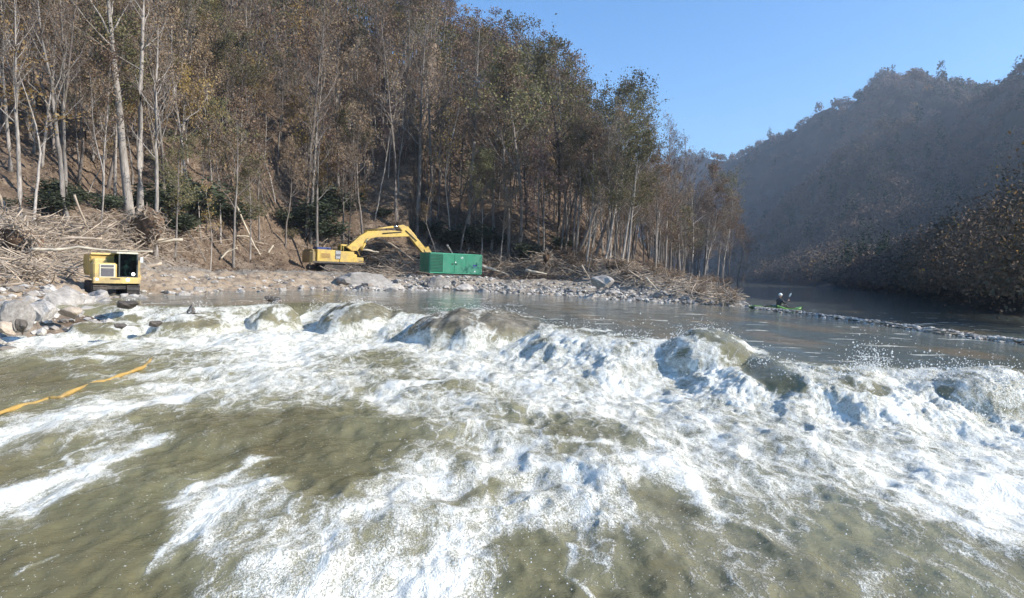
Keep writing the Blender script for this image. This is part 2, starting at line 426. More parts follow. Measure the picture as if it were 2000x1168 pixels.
def crest_s(X, Y):
    X = np.asarray(X, float); Y = np.asarray(Y, float)
    u = np.clip((X+45)/.15, 0, CD.shape[0]-1.001); v_ = np.clip(Y/.15, 0, CD.shape[1]-1.001); i = u.astype(int); j = v_.astype(int); u = u-i; v_ = v_-j
    r = CD[i,j]*(1-u)*(1-v_)+CD[i+1,j]*u*(1-v_)+CD[i,j+1]*(1-u)*v_+CD[i+1,j+1]*u*v_
    return np.where((Y > 74) | (np.abs(X) > 44), -20-.0*X, r)
def mound(px0, px1, ytop, ybase, Yc, ztop, ry):
    a = PY(px0, ybase, Yc); b = PY(px1, ybase, Yc)
    return ((a[0]+b[0])/2, Yc, (b[0]-a[0])/2, ry, ztop)
MOUNDS = [mound(612, 792, 590, 655, 30.0, 1.30, 3.0), mound(775, 1110, 605, 690, 27.0, 1.32, 3.6), mound(1275, 1490, 645, 715, 19.6, 1.40, 2.4), mound(1775, 2120, 722, 820, 14.9, 1.14, 1.7),
          mound(300, 450, 600, 640, 26.8, .72, 1.9), mound(480, 590, 592, 650, 29.5, 1.0, 1.7), mound(1120, 1215, 640, 680, 23.2, .95, 1.4), mound(1600, 1740, 705, 770, 15.0, .88, 1.0), mound(150, 290, 606, 640, 25.5, .5, 1.9), mound(1215, 1300, 668, 715, 20.6, .86, 1.3)]
FY = [650, 670, 695, 720, 750, 785, 820, 860, 910, 960, 1010, 1070, 1130, 1168]
FG = """56678888877788888999999999999999999999999
88888877888888889999888899999999999999999
54433334567777643457899999999999999999999
11122234566766543334788999988778899999999
00012467777666554434578888877657899999999
22345544454334467665577777876666899999999
45555321111122344566776677667765689999999
54333221111011223456643346777765678999999
11135210123100025757777767765666566788888
35310002556411367766888775463445566677888
21000004755556677677777765344334434556689
00000002555667565666323423333323233334444
00000002446788788985521321122332223223333
00000001346888899996621211122332223223333""".split()
FG = np.array([[int(c) for c in r[:41].ljust(41, r[-1])] for r in FG], float)/9
def to_px(X, Y, Z):
    P = np.stack([X, Y, Z-CZ], -1) @ CRn
    return 1000+P[...,0]/-P[...,2]*F, 584-P[...,1]/-P[...,2]*F
# the foam chart: sampled once on the flat river level, kept as world positions on the water sheet
def foam_chart(X, Y):
    px, py = to_px(X, Y, np.zeros_like(X))
    fx = np.clip(px/50, 0, 39.999); fy = np.interp(py, FY, np.arange(len(FY)))
    fy = np.clip(fy, 0, len(FY)-1.001); ix = fx.astype(int); iy = fy.astype(int); u = fx-ix; w = fy-iy
    u = u*u*(3-2*u); w = w*w*(3-2*w)
    return FG[iy,ix]*(1-u)*(1-w)+FG[iy,ix+1]*u*(1-w)+FG[iy+1,ix]*(1-u)*w+FG[iy+1,ix+1]*u*w
STROKES = [  # streaks of foam lying on the water: points, half width in metres, strength (- clears)
    ([(-60,1010),(0,985),(60,955),(130,928),(190,895),(250,872),(330,852)], .16, .75),
    ([(70,1002),(110,975),(150,950),(200,915)], .10, .5),
    ([(330,1110),(350,1070),(380,1040),(410,1005),(440,970),(500,945),(545,945)], .12, .7),
    ([(320,1000),(360,950),(420,925),(480,900),(540,890)], .07, .6),
    ([(0,850),(80,830),(200,800),(330,770)], .30, .45),
    ([(0,1125),(60,1105),(120,1085)], .03, .5), ([(90,920),(150,880),(215,862)], .03, .5),
    ([(850,1168),(862,1120),(875,1060),(905,1035)], .05, .6), ([(1135,1065),(1142,1110),(1148,1168)], .035, .6),
    ([(1290,905),(1330,930),(1370,965),(1400,1000)], .16, .7), ([(1000,870),(1080,860),(1190,868)], .14, .45),
    ([(1500,830),(1600,875),(1750,945),(1860,1010),(1960,1060)], .12, .5), ([(1900,940),(1960,975),(2040,1010)], .35, .9),
    ([(720,770),(790,750),(860,745)], .2, .5), ([(120,705),(200,704),(245,702)], .25, .4),
    ([(150,735),(330,725),(500,715)], .25, .3),
    ([(1040,820),(1120,835),(1230,842)], .45, -.45), ([(870,985),(940,960),(990,935)], .12, -.5), ([(1000,960),(1080,940)], .1,-.3),
    ([(1280,970),(1330,985),(1370,995)], .22, -.5), ([(1020,1060),(1070,1110),(1080,1168)], .22, -.45), ([(1500,770),(1560,775)], .6, -.4),
    ([(740,700),(830,702),(930,708)], .8, -.45), ([(560,820),(640,810),(700,800)], .5, -.3), ([(1540,830),(1600,838)], .5, -.4),
    ([(1700,905),(1760,930)], .3, -.35), ([(600,880),(700,850),(760,840)], .6, -.3),
]
def strokes(X, Y):
    out = np.zeros_like(X); wx = (fbm(X*1.4, Y*.9, 3, 71)-.5)*.7
    for pts, w, st in STROKES:
        P = np.array([PZ(a, b, 0)[:2] for a, b in pts]); q = np.full(X.shape, 1e9)
        lo = P.min(0)-5*w-1; hi = P.max(0)+5*w+1; m = (X > lo[0]) & (X < hi[0]) & (Y > lo[1]) & (Y < hi[1])
        if not m.any(): continue
        x = X[m]+wx[m]; y = Y[m]; qq = np.full(x.shape, 1e9)
        for a, b in zip(P[:-1], P[1:]):
            d = b-a; t = np.clip(((x-a[0])*d[0]+(y-a[1])*d[1])/(d@d), 0, 1)
            qq = np.minimum(qq, np.hypot(x-a[0]-t*d[0], y-a[1]-t*d[1]))
        out[m] += st*np.exp(-(qq/(w*1.5))**2)
    return out
def water(X, Y):
    s = crest_s(X, Y) + (fbm(X*.8, Y*.5, 3, 50)-.5)*1.2
    near = 1-sst(60, 90, Y)
    lvl = POOL*(1-sst(-.2, 3.4, s))
    m_all = np.zeros_like(X); rocky = np.zeros_like(X)
    z = lvl.copy()
    warp = 1+(fbm(X*.7, Y*.7, 3, 55)-.5)*.5
    for i, (mx_, my_, rx, ry, zt) in enumerate(MOUNDS):
        r2 = (((X-mx_)/rx)**2+((Y-my_)/ry)**2)*warp
        mm = np.clip(1-r2, 0, 1)
        zz = zt*(.35*mm+.65*np.sqrt(mm+1e-9))*sst(0, .3, mm)
        z = np.where(zz > z, zz, z); z = np.maximum(z, zz)
        m_all = np.maximum(m_all, sst(0, .35, mm)); rocky = np.maximum(rocky, sst(.05, .5, mm)*(.55, 1, .12, .3, .3, .3, 0, .1, .2, 0)[i]*((Y < my_+.45*ry)))
    drop = sst(-.6, .6, s)*(1-sst(4.5, 9, s))
    down = sst(0, 4, s)
    # waves: rolling haystacks below the ledge, smoother tongues toward the camera
    turb = fbm(X*.55+3, Y*.42, 4, 60); rid = 1-np.abs(2*fbm(X*.9, Y*.55, 4, 61)-1)
    z = z + down*((turb-.5)*.60*np.interp(Y, [4, 10, 25], [.38, .75, .9]) + (rid-.75)*.22)*(.45+.6*foam_chart(X, Y))
    z = z + down*(fbm(X*2.6, Y*1.6, 3, 62)-.5)*.10
    foam = foam_chart(X, Y)*sst(1.5, 5, s) + strokes(X, Y)*down
    # white collar along the ledge, broken by tongues of smooth water
    tongue = fbm(X*.55, Y*.12, 3, 66)
    collar = drop*(.48+.58*fbm(X*1.1, Y*.8, 3, 67)) * np.interp(X, [-30,-16,-8,0,40], [.75,.8,.9,1,1])
    foam = np.maximum(foam, collar*sst(.30, .42, tongue+.25*sst(1, 3, s)+.12*sst(0, 6, X)))
    inm = m_all
    rim = 0*X
    for (mx_, my_, rx, ry, zt) in MOUNDS:
        r = np.sqrt(((X-mx_)/rx)**2+((Y-my_)/ry)**2)
        rim = np.maximum(rim, np.exp(-((r-.98)/.16)**2)); rim = np.maximum(rim, .85*np.exp(-(((X-mx_)/(rx*.9))**2+((Y-my_-.25*ry)/(ry*.35))**2)**2))
    patch = fbm(X*1.5, Y*1.2, 4, 68)
    foam = foam*(1-inm) + inm*np.maximum(.26+.5*sst(.47, .62, patch), rim*.92*sst(-.1, .3, s+2))
    foam = np.clip(foam-.22*rocky*(1-drop*0), 0, 1.1)
    # frothy relief
    fr = fbm(X*5.5, Y*4.2, 4, 64, .6); sp = (1-np.abs(2*fbm(X*3.3, Y*2.4, 4, 65, .6)-1))**3
    edge = drop*foam
    lip = sst(-.6, .5, s)*(1-sst(1.8, 4.2, s))*foam
    z = z + foam*(fr-.5)*(.05+.08*lip)*near*(1-.5*inm) + lip*(fbm(X*11, Y*9, 2, 73)-.5)*.06*(1-.5*inm) + lip*(sp-.3)*.05*(1-.6*inm) + lip*(fbm(X*1.2, Y*.8, 2, 72)-.5)*.30*(1-inm) + near*inm*(fbm(X*2.0, Y*1.4, 3, 69)-.5)*.16
    # pool: slick, faint ripples
    pool = 1-sst(-1.5, .5, s)
    z = z + near*pool*((fbm(X*1.3, Y*.7, 3, 80)-.5)*.05 + (fbm(X*.25, Y*.2, 3, 81)-.5)*.06)
    lick = sst(.74, .80, fbm(X*.5, Y*1.7, 4, 82))*pool*near*.75
    foam = np.maximum(foam, lick*(1-sst(48, 60, Y)))
    return z, foam, rocky*(1-sst(2.5, 5.5, s)*0), pool
Yw = np.concatenate([np.geomspace(1.6, 12, 330, endpoint=False), np.geomspace(12, 38, 480, endpoint=False), np.geomspace(38, 95, 120, endpoint=False), np.geomspace(95, 1600, 50)])
wx, wy, wf = fan(-1.25, 1.35, 1050, Yw)
wz, wfoam, wrock, wpool = water(wx, wy)
wme = mesh_np('river_water', np.stack([wx, wy, wz], 1), wf, [], smooth=True)
add_attr(wme, 'foam', wfoam); add_attr(wme, 'rock', wrock); add_attr(wme, 'pool', wpool)
wide = fbm(wx*.3, wy*.2, 3, 90)
add_attr(wme, 'murk', np.clip(foam_chart(wx, wy)*(1-wpool), 0, 1))

M = NT('river_water'); v = M.pos()
st = M.mapping(v, (1, .42, 1)); st2 = M.mapping(v, (1, .62, 1))
wn = M.n('ShaderNodeTexNoise'); wn.inputs['Scale'].default_value = .9; wn.inputs['Detail'].default_value = 3; M.l(st, wn.inputs['Vector'])
wv = M.n('ShaderNodeVectorMath'); wv.operation = 'SCALE'; M.l(wn.outputs['Color'], wv.inputs[0]); wv.inputs['Scale'].default_value = .9
wa = M.n('ShaderNodeVectorMath'); wa.operation = 'ADD'; M.l(st, wa.inputs[0]); M.l(wv.outputs[0], wa.inputs[1])
A = M.noise(wa.outputs[0], 1.5, 7, .62, .4)
B = M.noise(wa.outputs[0], 7.5, 6, .68, .3)
Cn = M.noise(st2, 42, 3, .7)
Dn = M.noise(v, 95, 2, .6)
vo = M.n('ShaderNodeTexVoronoi'); vo.feature = 'DISTANCE_TO_EDGE'; vo.inputs['Scale'].default_value = 2.6; vo.inputs['Randomness'].default_value = 1
wa2 = M.n('ShaderNodeVectorMath'); wa2.operation = 'ADD'; M.l(wa.outputs[0], wa2.inputs[0])
wn2 = M.n('ShaderNodeTexNoise'); wn2.inputs['Scale'].default_value = 5; wn2.inputs['Detail'].default_value = 4; M.l(st2, wn2.inputs['Vector'])
wv2 = M.n('ShaderNodeVectorMath'); wv2.operation = 'SCALE'; M.l(wn2.outputs['Color'], wv2.inputs[0]); wv2.inputs['Scale'].default_value = .28; M.l(wv2.outputs[0], wa2.inputs[1])
M.l(wa2.outputs[0], vo.inputs['Vector'])
lace = M.math('SUBTRACT', 1.0, M.math('MULTIPLY', vo.outputs['Distance'], 4.5), clamp=True)
fo = M.attr('foam').outputs['Fac']
# foam cover = chart + broken-up noise, thresholded
k = M.math('MULTIPLY_ADD', A, 1.5, -.75)
k = M.math('ADD', k, M.math('MULTIPLY_ADD', B, 1.1, -.55))
k = M.math('ADD', k, M.math('MULTIPLY_ADD', Cn, .85, -.425))
k = M.math('ADD', k, M.math('MULTIPLY_ADD', Dn, .5, -.25))
k = M.math('ADD', k, M.math('MULTIPLY', M.math('POWER', lace, 2.0), .34))
amp = M.math('MULTIPLY', k, M.math('MULTIPLY_ADD', M.math('SUBTRACT', 1.0, M.attr('pool').outputs['Fac']), .75, .25))
cov = M.math('ADD', M.math('MULTIPLY', fo, 1.27), amp)
mask = M.math('MULTIPLY', M.math('SUBTRACT', cov, .58), 2.4, clamp=True)
mask = M.math('MULTIPLY', mask, M.math('GREATER_THAN', fo, .03))
gr = M.math('MULTIPLY', M.math('SUBTRACT', M.math('ADD', M.math('MULTIPLY', Cn, .5), M.math('MULTIPLY', Dn, .5)), .415), 9.0, clamp=True)
solid = M.math('MULTIPLY', M.math('SUBTRACT', cov, .74), 2.2, clamp=True)
mask = M.math('MULTIPLY', mask, M.math('MAXIMUM', solid, M.math('MULTIPLY_ADD', gr, .66, .34)))
speck = M.math('MULTIPLY', M.math('SUBTRACT', M.noise(v, 34, 1, .5), M.math('MULTIPLY_ADD', A, -.16, .80)), 30.0, clamp=True)  # white flecks: foam bubbles, also painted in as sparkle on the water
speck = M.math('MULTIPLY', speck, M.math('SUBTRACT', 1.0, M.math('MULTIPLY', M.attr('pool').outputs['Fac'], .75)))
mask = M.math('MAXIMUM', mask, M.math('MULTIPLY', speck, .8))
thin = M.math('MULTIPLY', M.math('SUBTRACT', M.math('ADD', M.math('MULTIPLY', fo, 1.15), M.math('MULTIPLY_ADD', A, .9, -.45)), .08), 1.25, clamp=True)   # bubbles under the surface
deep = M.ramp(M.noise(st, .5, 4, .6), [(.35, (.135,.112,.052)), (.65, (.175,.16,.082))])
milky = (.42,.40,.24)
wc = M.mix(M.math('MULTIPLY', thin, .62), deep, milky)
rk = M.ramp(M.noise(v, 1.6, 6, .7), [(.36, (.09,.08,.055)), (.5, (.22,.18,.125)), (.66, (.38,.34,.26))])
wc = M.mix(M.math('MULTIPLY', M.attr('rock').outputs['Fac'], .8), wc, rk)
bed = M.ramp(M.noise(M.mapping(v, (.55,.28,1)), .8, 3, .5), [(.40, (.15,.175,.16)), (.55, (.17,.18,.145)), (.64, (.27,.22,.15))])
wc = M.mix(M.attr('pool').outputs['Fac'], wc, bed)
fcol = M.ramp(M.math('ADD', M.math('MULTIPLY', B, .5), M.math('MULTIPLY', Cn, .5)), [(.34, (.62,.60,.48)), (.56, (.90,.875,.78))])
wc = M.mix(mask, wc, fcol)
M.l(wc, M.b.inputs['Base Color'])
M.l(M.math('MULTIPLY_ADD', mask, .5, .05), M.b.inputs['Roughness']); M.b.inputs['IOR'].default_value = 1.33
M.l(M.math('MULTIPLY_ADD', mask, -.3, .5), M.b.inputs['Specular IOR Level'])
rip = M.math('ADD', M.math('MULTIPLY', M.noise(M.mapping(v, (.8,1.5,1)), 5, 5, .55), .60), M.math('MULTIPLY', M.noise(M.mapping(v, (.8,1.4,1)), 26, 3, .6), .22))
hgt = M.math('ADD', M.math('MULTIPLY', rip, M.math('MULTIPLY_ADD', M.attr('pool').outputs['Fac'], -.75, 1.0)), M.math('MULTIPLY', mask, M.math('MULTIPLY_ADD', Cn, .55, .25)))
hgt = M.math('ADD', hgt, M.math('MULTIPLY', M.math('MULTIPLY', B, mask), 1.3))
M.bump(hgt, .7, .065)
wme.materials.append(M.m)
tag(link('river_water', wme), kind='structure')

# spray thrown up along the ledge
def octs(P, R, name, mat):
    n = len(P); b = np.array([[1,0,0],[-1,0,0],[0,1,0],[0,-1,0],[0,0,1],[0,0,-1]], float)
    st = 1+rng.random((n,1,3))*.9
    V = (P[:,None,:]+b[None]*R[:,None,None]*st).reshape(-1, 3)
    f = np.array([[0,2,4],[2,1,4],[1,3,4],[3,0,4],[2,0,5],[1,2,5],[3,1,5],[0,3,5]])
    Fq = (f[None]+(np.arange(n)*6)[:,None,None]).reshape(-1, 3)
    return mesh_np(name, V, Fq, mat, smooth=True)
pts = []; rad = []
def plume(X, Y, z, n, sx, up, r=.022):
    for i in range(n):
        h = abs(random.gauss(0, 1))**1.3*up
        pts.append((X+random.gauss(0, sx)*(1+h), Y+random.gauss(0, sx*.8), z+h)); rad.append(r*random.uniform(.35, 1.0)*(1 if random.random() < .9 else 1.7))
fxs = rng.uniform(-17, 13.5, 420); fys = np.interp(fxs, XX, yc)-rng.uniform(.2, 2.6, 420); fz_, ff_, _, _ = water(fxs, fys)
for X, Y, zz, ff in zip(fxs, fys, fz_, ff_):      # continuous ragged fringe
    k0 = random.random()
    if ff > .5: plume(X, Y, zz, int(4+34*k0*k0*k0), .12, .06+.14*k0*k0, .010)
for px, py, Yd, n, up in [(1700,712,15.4,420,.26), (1665,735,15.0,200,.16), (1240,668,20.5,300,.28), (1160,650,23,160,.22), (1290,690,19.5,260,.24), (1330,672,19.6,200,.22), (1400,650,20,160,.14), (1880,726,14.8,240,.17), (1500,712,16.8,150,.16),
                          (1800,726,14.6,150,.18), (1960,730,14.2,180,.15), (620,600,31,160,.25), (690,592,30,200,.16), (760,610,30,160,.2), (880,612,28.5,160,.12), (1000,610,28,200,.16), (540,590,31,140,.2), (380,600,27.5,160,.2), (300,610,26,120,.16), (1100,640,25,160,.2), (1560,735,15.5,160,.14)]:
    p = PY(px, py+8, Yd); plume(p[0], p[1], p[2]-.05, int(n*1.8), .20, up, .0115)
dy_ = 5.5+np.abs(rng.normal(0, 5, 700)); dx_ = rng.uniform(-.2, .78, 700)*dy_; dz_ = water(dx_, dy_)[0]
for X, Y, zz in zip(dx_, dy_, dz_):               # loose drops over the near water, also standing in for sun glints
    pts.append((X, Y, zz+abs(random.gauss(0, .12)))); rad.append(random.uniform(.002, .006)*(.6+Y/14))
tag(link('water_spray', octs(np.array(pts), np.array(rad), 'water_spray', FOAMW)), 'white spray and droplets thrown up along the river ledge', 'spray', kind='stuff')

# ------------------------------------------------------------------ rocks
import bmesh
def rock_mesh(name, seed, mat, sub=3, cuts=9, rough=.2):
    r = random.Random(seed); bm = bmesh.new(); bmesh.ops.create_icosphere(bm, subdivisions=sub, radius=1)
    pl = []
    for i in range(cuts):
        n = Vector((r.gauss(0,1), r.gauss(0,1), r.gauss(0,.8))).normalized(); pl.append((n, r.uniform(.42, .8)))
    o = Vector((r.uniform(0,50), r.uniform(0,50), 0))
    for vt in bm.verts:
        p = vt.co.copy()
        for n, d in pl:
            k = p.dot(n)
            if k > d: p -= n*(k-d)
        nn = float(fbm(np.array([p.x*1.7+o.x+p.z]), np.array([p.y*1.7+o.y-p.z*.6]), 4, seed)[0])-.5
        vt.co = p*(1+nn*rough*2.2)
    me = bpy.data.meshes.new(name); bm.to_mesh(me); bm.free(); me.materials.append(mat)
    me.polygons.foreach_set('use_smooth', [sub > 3]*len(me.polygons))
    return me
RM = {'g': [rock_mesh('stone', i, ROCK, 3) for i in range(5)], 't': [rock_mesh('stone', 20+i, ROCK_T, 3) for i in range(3)], 'd': [rock_mesh('stone', 40+i, ROCK_D, 3, 12, .3) for i in range(3)]}
def rock(px, py, wpx, hpx, Y, kind, label, name='boulder', group=None, i=0, rz=0., tilt=0.):
    """px,py = middle of its visible shape, sizes in photo pixels, Y metres out"""
    c = PY(px, py, Y); s = Y/F
    me = RM[kind][i % len(RM[kind])]
    o = link(name, me); o.location = c-np.array([0,0,hpx*s*.12]); o.scale = (wpx*s*.66, wpx*s*.55, hpx*s*.78); o.rotation_euler = (0, tilt, rz)
    return tag(o, label, 'boulder' if name == 'boulder' else 'rock', group)
rock(118, 586, 66, 38, 27.5, 'g', 'big pale rounded boulder at the water edge left of the yellow carrier', i=0, rz=.3, tilt=.15)
rock(30, 614, 50, 44, 20, 'g', 'dark grey angular boulder at the far left shore in front of the pale one', i=1, rz=1.2)
rock(82, 609, 48, 32, 22, 'g', 'smooth pale boulder between the grey angular boulder and the biggest pale one', i=2, rz=.6)
rock(14, 640, 32, 22, 19.5, 't', 'small tan boulder at the left frame edge by the water', i=0)
rock(44, 634, 20, 24, 19.6, 'd', 'small dark upright stone beside the tan boulder', i=0)
rock(136, 607, 36, 18, 24.5, 't', 'reddish brown boulder lying low in the shallows below the pale boulder', i=1)
rock(243, 593, 40, 12, 26.5, 'd', 'flat dark wet rock breaking the surface below the carrier tracks', i=1)
rock(374, 606, 18, 20, 27.5, 'd', 'dark upright rock standing in the left rapid', i=2)
rock(238, 636, 22, 9, 23.5, 'd', 'low dark rock half drowned in the left whitewater', i=0)
rock(300, 631, 26, 9, 24.5, 'd', 'grey green rock showing through the left rapid', i=1)
rock(428, 564, 54, 22, 48.5, 'g', 'square grey boulder on the shore below the sand bank', i=3, rz=.2)
rock(385, 569, 30, 12, 45, 'g', 'small white stone just left of the square grey boulder', i=4)
rock(343, 573, 36, 12, 42, 'g', 'flat pale stone on the waterline right of the carrier', i=2)
rock(716, 554, 88, 34, 59.5, 'g', 'largest shore boulder, shaded slab with a bright top below the excavator', i=3, rz=.5, tilt=.12)
rock(765, 562, 40, 14, 60, 'g', 'pale slab leaning at the right end of the largest shore boulder', i=1, rz=.9)
rock(856, 554, 36, 22, 64, 'g', 'greenish grey wedge boulder under the left end of the green generator', i=1, rz=.4)
rock(905, 562, 36, 12, 63.5, 'g', 'dark fronted wedge stone at the waterline below the green generator', i=0)
rock(1178, 551, 44, 20, 56, 'g', 'grey boulder at the top of the stony beach below leaning trees', i=2)
rock(535, 583, 30, 10, 35, 'd', 'thin wet rock at the lip of the ledge by the left curl', i=0)
# beach stones, each its own; smaller gravel as one
def band_point(dmin, dmax, xmin, xmax):
    while True:
        X = random.uniform(xmin, xmax); j = random.random()
        Y = random.uniform(24, 80); d = Ds(X, Y)
        if dmin < d < dmax and abs(X) < Y*.85 and Y > 22: return X, Y, d
def clear(X, Y):
    return all(math.hypot(X-c[0], Y-c[1]) > r for c, r in ((GEN, 4.2), (EXC, 5), (CAR, 2.7)))
SG = 'stones heaped along the beach'
LG = 'pale angular stone in the stony strip along the waterline'
n = 0
while n < 250:
    X, Y, d = band_point(-.5, 4.2, -28, 19)
    if not clear(X, Y): continue
    if X < -14 and d > 1.6: continue
    k = random.random(); s = .15+.38*k**2.2
    o = link('stone', RM['t' if random.random() < .2 else 'g'][random.randrange(3)]); o.location = (X, Y, Hs(X, Y)+s*.1)
    o.scale = (s*random.uniform(.9, 1.5), s, s*random.uniform(.5, .8)); o.rotation_euler = (random.uniform(-.4, .4), random.uniform(-.4, .4), random.uniform(0, 6))
    tag(o, LG, 'stone', SG); n += 1
base = [np.array([list(v_.co) for v_ in rock_mesh('s', 60+i, ROCK, 1, 7).vertices]) for i in range(4)]
bf = np.array([list(p.vertices) for p in bpy.data.meshes['s'].polygons])
V = []; Fs = []; off = 0
def small_stones(n, gen, smin, smax):
    global off
    for i in range(n):
        X, Y, z = gen(); s = smin+(smax-smin)*random.random()**2.5
        a = random.uniform(0, 6.3); R = np.array([[math.cos(a), -math.sin(a), 0], [math.sin(a), math.cos(a), 0], [0, 0, 1]])
        b = base[i % 4]*np.array([s*random.uniform(1, 1.7), s, s*.6])
        V.append(b@R.T+np.array([X, Y, z+s*.2])); Fs.append(bf+off); off += len(b)
def g_beach():
    while True:
        X, Y, d = band_point(-.6, 7.5, -30, 19)
        if random.random() < (.22 if X < -14 else 1)*(1-.09*max(d, 0)): return X, Y, Hs(X, Y)
small_stones(5200, g_beach, .06, .26)
def g_near():
    X = random.uniform(-24, -14); Y = random.uniform(18, 32); return X, Y, Hs(X, Y)
small_stones(900, g_near, .05, .34)
M = NT('gravel_stone'); g = M.n('ShaderNodeNewGeometry')
c = M.ramp(g.outputs['Random Per Island'], [(0, (.20,.175,.15)), (.5, (.38,.345,.30)), (1, (.58,.54,.48))])
M.l(c, M.b.inputs['Base Color']); M.b.inputs['Roughness'].default_value = .9; M.b.inputs['Specular IOR Level'].default_value = .15
tag(link('gravel', mesh_np('gravel', np.concatenate(V), np.concatenate(Fs), M.m)), 'loose pale gravel and cobbles covering the far beach', 'gravel', kind='stuff')
# rock bar running out into the pool toward the right
barA = PZ(1478, 602, POOL); BAR = [PZ(x, y, POOL) for x, y in [(1478,603), (1560,613), (1660,627), (1780,643), (1900,660), (2010,674), (2200,700)]]
mb = MB()
BP = np.array(BAR)
for i in range(len(BP)-1):
    pass
V = []; Fs = []; off = 0
def g_bar():
    while True:
        k = random.random()**1.2*(len(BP)-1)
        if random.random() < .25+1.1*float(vn(k*6.3, .5, 88)): break
    i = int(k); u = k-i; p = BP[i]*(1-u)+BP[i+1]*u
    w = .62*(1-.5*k/(len(BP)-1))*(.5+float(vn(k*4.1, 3.5, 89))); o = random.gauss(0, w)
    return p[0]+o*.3, p[1]+o+.15+.5*math.sin(k*3.1)+.3*math.sin(k*7.7+1), POOL+.0+(.04+.16*float(vn(k*5, 9.5, 90)))*max(0, 1-(o/w/1.5)**2)
small_stones(2600, g_bar, .025, .13)
mbs = MB()
for i in range(70):
    X, Y, z = g_bar(); a_ = random.gauss(-.6, .7); L = random.uniform(.25, 1.1); r = random.uniform(.008, .025); dv = Vector((math.cos(a_), math.sin(a_), random.gauss(0, .25)))
    mbs.tube([Vector((X, Y, POOL+.06))-dv*L*.5, Vector((X, Y, POOL+.10)), Vector((X, Y, POOL+.08))+dv*L*.5], [r, r, r*.4], 4)
tag(mbs.build('bar_sticks', [DRIFT]), 'small sticks stranded along the thin bar across the pool', 'driftwood', kind='stuff')
tag(link('rock_bar', mesh_np('rock_bar', np.concatenate(V), np.concatenate(Fs), M.m)), 'thin bar of small stones running out across the pool to the right', 'gravel', kind='stuff')
for i in range(26):
    X, Y, z = g_bar(); s = random.uniform(.05, .17)
    o = link('stone', RM['d' if i % 3 else 'g'][i % 3]); o.location = (X, Y, POOL+.06); o.scale = (s*1.6, s, s*.7); o.rotation_euler = (0, 0, random.uniform(0, 6))
    tag(o, 'wet stone standing proud on the thin bar across the pool', 'stone', 'wet stones on the bar')

